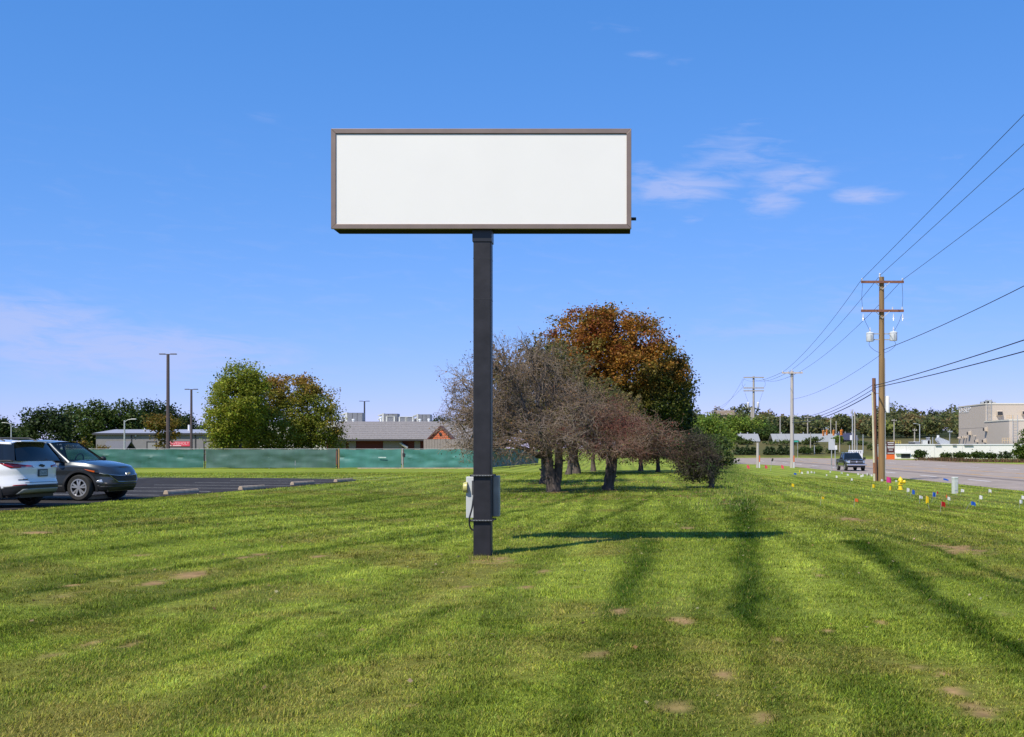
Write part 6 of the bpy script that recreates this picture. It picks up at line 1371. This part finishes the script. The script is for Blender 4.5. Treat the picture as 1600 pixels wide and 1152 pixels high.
def sign_back(px, x0, x1, y0, y1, base, Y, label, m, posts):
    Y *= D; x = PX(px, Y); z = gz(x, Y); t = thing('road_sign', label, 'road sign', (x, Y, z)); MB().b2(PX(x0, Y) - x, PX(x1, Y) - x, -.02, .02, PZ(y1, Y) - z, PZ(y0, Y) - z).build('sign_plate', m, t)
    for p_ in posts: MB().tube((PX(p_, Y) - x, .06, -.2), (PX(p_, Y) - x, .06, PZ(y0, Y) - z - .05), .045, n=6).build('post', M_galv, t)
    return t
M_sb = mat('sign_back_grey', (.46, .47, .50), rough=.5, var=.05)
sign_back(1299, 1294.5, 1304.5, 686, 703, 736, 84, 'grey back of a tall road sign on a post left of the pickup truck', M_sb, (1299.5,)); sign_back(1305, 1301, 1308, 696, 703, 716, 92, 'smaller pale sign back beside the tall one', M_white, (1305,)); sign_back(1243, 1240.5, 1247.5, 688.5, 691, 715, 186, 'green street name sign right of the crossarm pole', mat('sign_green', (.03, .32, .24), rough=.5, var=0), (1246.5,))
Yq = 160 * D; x = PX(1337, Yq); ls = thing('low_sign', 'low white sign with dark letters behind the pickup truck', 'sign', (x, Yq, gz(x, Yq))); wq = 22 / F * Yq / 2; zq1 = PZ(703.5, Yq) - gz(x, Yq); zq0 = PZ(716, Yq) - gz(x, Yq)
MB().b2(-wq, wq, 0, .3, 0, zq1).build('sign_body', M_white, ls, bevel=.02); text('lettering', 'D-SATE', mat('letter_dark', (.06, .07, .09), var=0), .62, ls, (-.05, -.012, zq1 - .38), sx=1.1)
Ym = 165 * D; x = PX(1391.8, Ym); mo = thing('monument_sign', 'dark red directory sign with white lines and an orange base', 'sign', (x, Ym, RZ)); wm_ = 12.5 / F * Ym / 2; mz1 = PZ(690, Ym) - RZ
MB().b2(-wm_, wm_, 0, .4, mz1 * .28, mz1).build('sign_body', mat('maroon', (.075, .018, .02), rough=.6, var=.1), mo); MB().b2(-wm_, wm_, -.01, .41, -.1, mz1 * .278).build('sign_base', mat('orange_base', (.75, .13, .02), rough=.6, var=.08), mo)
for k, (f, w) in enumerate([(.93, .8), (.83, .7), (.71, .85), (.65, .75), (.53, .5), (.36, .8)]): MB().b2(-wm_ * w, wm_ * w, -.02, -.003, mz1 * f - .07, mz1 * f + .05).build('sign_line', M_white, mo)
x = PX(1368, 158 * D); tc_ = thing('traffic_cone', 'orange cone by a small orange board behind the reddish pole', 'cone', (x, 158 * D, RZ)); MB().lathe([(.3, 0), (.3, .05), (.2, .06), (.05, .8), (0, .82)], (0, 0, 0), 12).build('cone', M_om, tc_); MB().box((.35, .1, .35), (.4, .06, .5), ry=R(20)).build('board', M_om, tc_)
# small dark leaning signs and pink flags along the lawn edge
for px, py, top, lab in ((1152.5, 726, 717.5, 'left one of two little dark leaning signs at the lawn edge'), (1204, 736, 717, 'right one of two little dark leaning signs at the lawn edge')):
    p = at(px, py); t = thing('stake_sign', lab, 'stake sign', p); h = PZ(top, p.y) - p.z; MB().tube((0, 0, -.05), (.12, 0, h), .02, n=6).build('stake', M_galv, t); MB().box((.17, -.03, h - .1), (.16, .03, .28), ry=R(14)).build('plate', M_dark, t)

# ------------------------------------------------------------------ hydrant, pedestal, flags
ph = at(1407, 765.5); hy = thing('fire_hydrant', 'yellow fire hydrant standing in the lawn right of the tall pole', 'hydrant', ph, R(-12)); sc = (21 / F * ph.y) / .76
M_hy = mat('hydrant_yellow', (.78, .55, .015), rough=.4, var=.08, scale=10)
def hs_(pr): return [(a * sc, b * sc) for a, b in pr]
MB().lathe(hs_([(0, -.1), (.17, -.1), (.17, .035), (.115, .04), (.11, .24), (.10, .27), (.155, .275), (.155, .32), (.11, .33), (.108, .50), (.15, .51), (.15, .55), (.12, .58), (.105, .64), (.06, .69), (.03, .705), (.03, .755), (0, .76)]), n=20).build('barrel', M_hy, hy, smooth=True)
MB().lathe(hs_([(0, 0), (.085, 0), (.085, .10), (.105, .10), (.105, .17), (.03, .18), (.03, .21), (0, .21)]), (.09 * sc, 0, .45 * sc), 14, 'X').build('pumper_cap', M_hy, hy, smooth=True)
for s in (-1, 1): MB().lathe(hs_([(0, s * 0.08), (.055, s * .08), (.055, s * .15), (.068, s * .15), (.068, s * .20), (.02, s * .21), (.02, s * .23), (0, s * .23)]), (0, 0, .45 * sc), 12, 'Y').build('hose_cap', M_hy, hy, smooth=True)
bo = MB()
for k in range(8): a = k * math.pi / 4; bo.tube((.14 * sc * math.cos(a), .14 * sc * math.sin(a), .265 * sc), (.14 * sc * math.cos(a), .14 * sc * math.sin(a), .335 * sc), .014 * sc, n=6)
bo.build('flange_bolts', M_hy, hy)
pp = at(1492, 771.5); pd = thing('utility_pedestal', 'pale grey utility pedestal post in the lawn right of the hydrant', 'pedestal', pp, R(20)); kk = 26 / F * pp.y
mp = mat('pedestal_grey', (.52, .54, .50), rough=.6, var=.08)
MB().b2(-.12, .12, -.10, .10, -.1, kk - .03).build('post', mp, pd, bevel=.02); MB().b2(-.13, .13, -.11, .11, kk - .10, kk).build('cap', mp, pd, bevel=.03); MB().b2(-.08, .08, -.113, -.101, .15, kk - .2).build('cover', mp, pd, bevel=.005)
FC = {'w': (.78, .77, .74), 'y': (.85, .62, .01), 'b': (.02, .12, .55), 'r': (.50, .02, .015), 'o': (.70, .16, .02), 'p': (.80, .06, .32), 'k': (.75, .10, .14)}
FM = {k: mat('flag_' + k, v, rough=.5, var=.03, transl=.3) for k, v in FC.items()}
def flag(px, py, kind, hpx, wpx, label, group=None, tilt=0, name='marking_flag', droop=.3):
    p = at(px, py); k = p.y / F; h = hpx * k; w = wpx * k; t = thing(name, label, 'flag', p, rnd.uniform(-.5, .5), group); hw = h + .18
    MB().path([(0, 0, -.05), (math.sin(tilt) * hw * .5, 0, hw * .5), (math.sin(tilt) * hw, 0, hw)], .0035, 5).build('wire_stem', M_galv, t)
    mb = MB(); n = 5; vs = []
    for i in range(n + 1):
        u = i / n; yy = .06 * math.sin(u * 4 + px) * u
        for v_ in (0, 1): vs.append((math.sin(tilt) * hw + w * u * .95, yy, hw - h * (1 - v_) * (1 - .35 * u * rnd.random()) - droop * w * u * u))
    mb.add(vs, [(2 * i, 2 * i + 2, 2 * i + 3, 2 * i + 1) for i in range(n)]); o = mb.build('flag_cloth', FM[kind], t); sm = o.modifiers.new('thick', 'SOLIDIFY'); sm.thickness = .004
    return t
ORD = 'first second third fourth fifth sixth seventh eighth ninth tenth eleventh twelfth thirteenth fourteenth fifteenth sixteenth seventeenth'.split()
WF = 'small white marking flag stuck in the grass left of the tall brown pole'
for px, py in sorted(((1251, 744.5), (1262, 744), (1265, 743), (1272, 743.5), (1290, 748), (1297, 742), (1308, 751.5), (1312, 744), (1321, 747.5), (1328, 756), (1338, 746), (1346, 750), (1347, 749), (1354, 747), (1358, 748.5), (1374, 757), (1400, 758))):
    kf_ = kf_ + 1 if 'kf_' in globals() else 0; flag(px, py, 'w', rnd.uniform(2.2, 4.2), rnd.uniform(2, 3.4), ORD[kf_] + ' small white marking flag from the left, in the grass by the tall brown pole', 'white marking flags by the pole', rnd.uniform(-.4, .4))
WR_ = 'white marking flag stuck in the grass right of the hydrant'
for px, py, lab_ in ((1419, 776, 'white flag just behind the blue one below the hydrant'), (1437, 788, 'white flag left of the big leaning yellow one'), (1483, 790, 'white flag under the orange one'), (1501, 775.5, 'white flag at the foot of the utility pedestal'), (1529, 788, 'white flag alone right of the lone blue flag'), (1545, 776, 'farther white flag right of the pedestal'), (1593, 795, 'nearer of two white flags at the right edge'), (1597, 788, 'farther of two white flags at the right edge')):
    flag(px, py, 'w', rnd.uniform(5, 6.5), rnd.uniform(4, 5.5), lab_, 'white marking flags right of the hydrant', rnd.uniform(-.35, .35))
for px, py, k, h, w, lab, tl in [(1240, 768, 'y', 5, 5, 'lone yellow flag far left of the tall pole', -.3), (1248, 742, 'y', 4, 3.5, 'small yellow flag near the grey crossarm pole', .1), (1281, 790, 'y', 4, 4, 'faint yellow flag close to the front, left of the orange one', .2), (1334, 794, 'o', 5, 6, 'orange brown flag alone in the lawn', .1),
        (1360.5, 769, 'y', 6, 5, 'yellow flag below the tall pole, left one of a pair', .2), (1392, 773, 'y', 7, 5, 'yellow flag below the tall pole, right one of a pair', -.2), (1385, 759, 'p', 9, 9, 'pink flag at the foot of the tall brown pole', 0), (1421, 780, 'b', 7, 5, 'blue flag right below the hydrant', .3), (1456, 784, 'b', 7, 5, 'blue flag behind the leaning yellow flag', .1),
        (1461, 779, 'r', 4, 4, 'small red flag behind the blue one', .3), (1453, 797, 'y', 12, 5, 'big leaning yellow flag in the middle of the flag cluster', -.3), (1469, 802, 'r', 8, 6, 'dark red flag nearest to the viewer', .1), (1507, 799, 'b', 6, 7, 'blue flag by itself below the pedestal', .7), (1480, 786, 'o', 5, 4, 'orange flag above a white one', -.2),
        (1468, 755, 'b', 3, 8, 'blue flag lying low by the road left of the pedestal', .9), (1236, 746, 'b', 3, 4, 'small blue flag below the crossarm pole', .7), (1355, 747, 'r', 3, 4, 'tiny red flag left of the cable guard', 0), (1493.5, 776, 'k', 1.5, 1.5, 'tiny pink scrap flag at the pedestal foot', .2)]:
    flag(px, py, k, h, w, lab, 'coloured marking flags', tl)
for px, lab in ((1167, 'leftmost pink red flag in the row at the lawn edge'), (1195, 'middle pink red flag in the row at the lawn edge'), (1220.5, 'right pink red flag in the row by the crossarm pole')): flag(px, 735, 'k', 5.5, 4.5, lab, 'pink red flags along the lawn edge', 0, droop=.5)

# fallen leaves under the trees
r = np.random.default_rng(900); n = 900; lx = r.uniform(PX(800, 34 * D), PX(1125, 34 * D), n); ly = r.uniform(26, 46, n) * D; LC = np.stack([lx, ly, g(lx, ly) + .045], 1); V, Fq = leaf_arrays(LC, .06, r, 2.0)
tag(np_mesh('fallen_leaves', V, Fq, M_leaf, col=np.repeat(vary(blend((.30, .24, .12), (.22, .10, .04), r.uniform(0, 1, n)), r), 4, 0)), 'scattered fallen leaves on the grass under the trees', None, None, 'stuff')

n = 700; ly = np.sqrt(r.uniform(7 ** 2, 40 ** 2, n)); lx = r.uniform(-.58, .36, n) * ly; ok = ~inside(LOT, lx, ly) & (lx < ROAD_X - 1); lx, ly = lx[ok], ly[ok]; n = len(lx); LC = np.stack([lx, ly, g(lx, ly) + .04], 1); V, Fq = leaf_arrays(LC, .034, r, 1.2)
tag(np_mesh('stray_leaves', V, Fq, M_leaf, col=np.repeat(vary(blend((.42, .36, .20), (.26, .15, .06), r.uniform(0, 1, n)), r), 4, 0)), 'small dry leaves strewn over the open lawn', None, None, 'stuff')
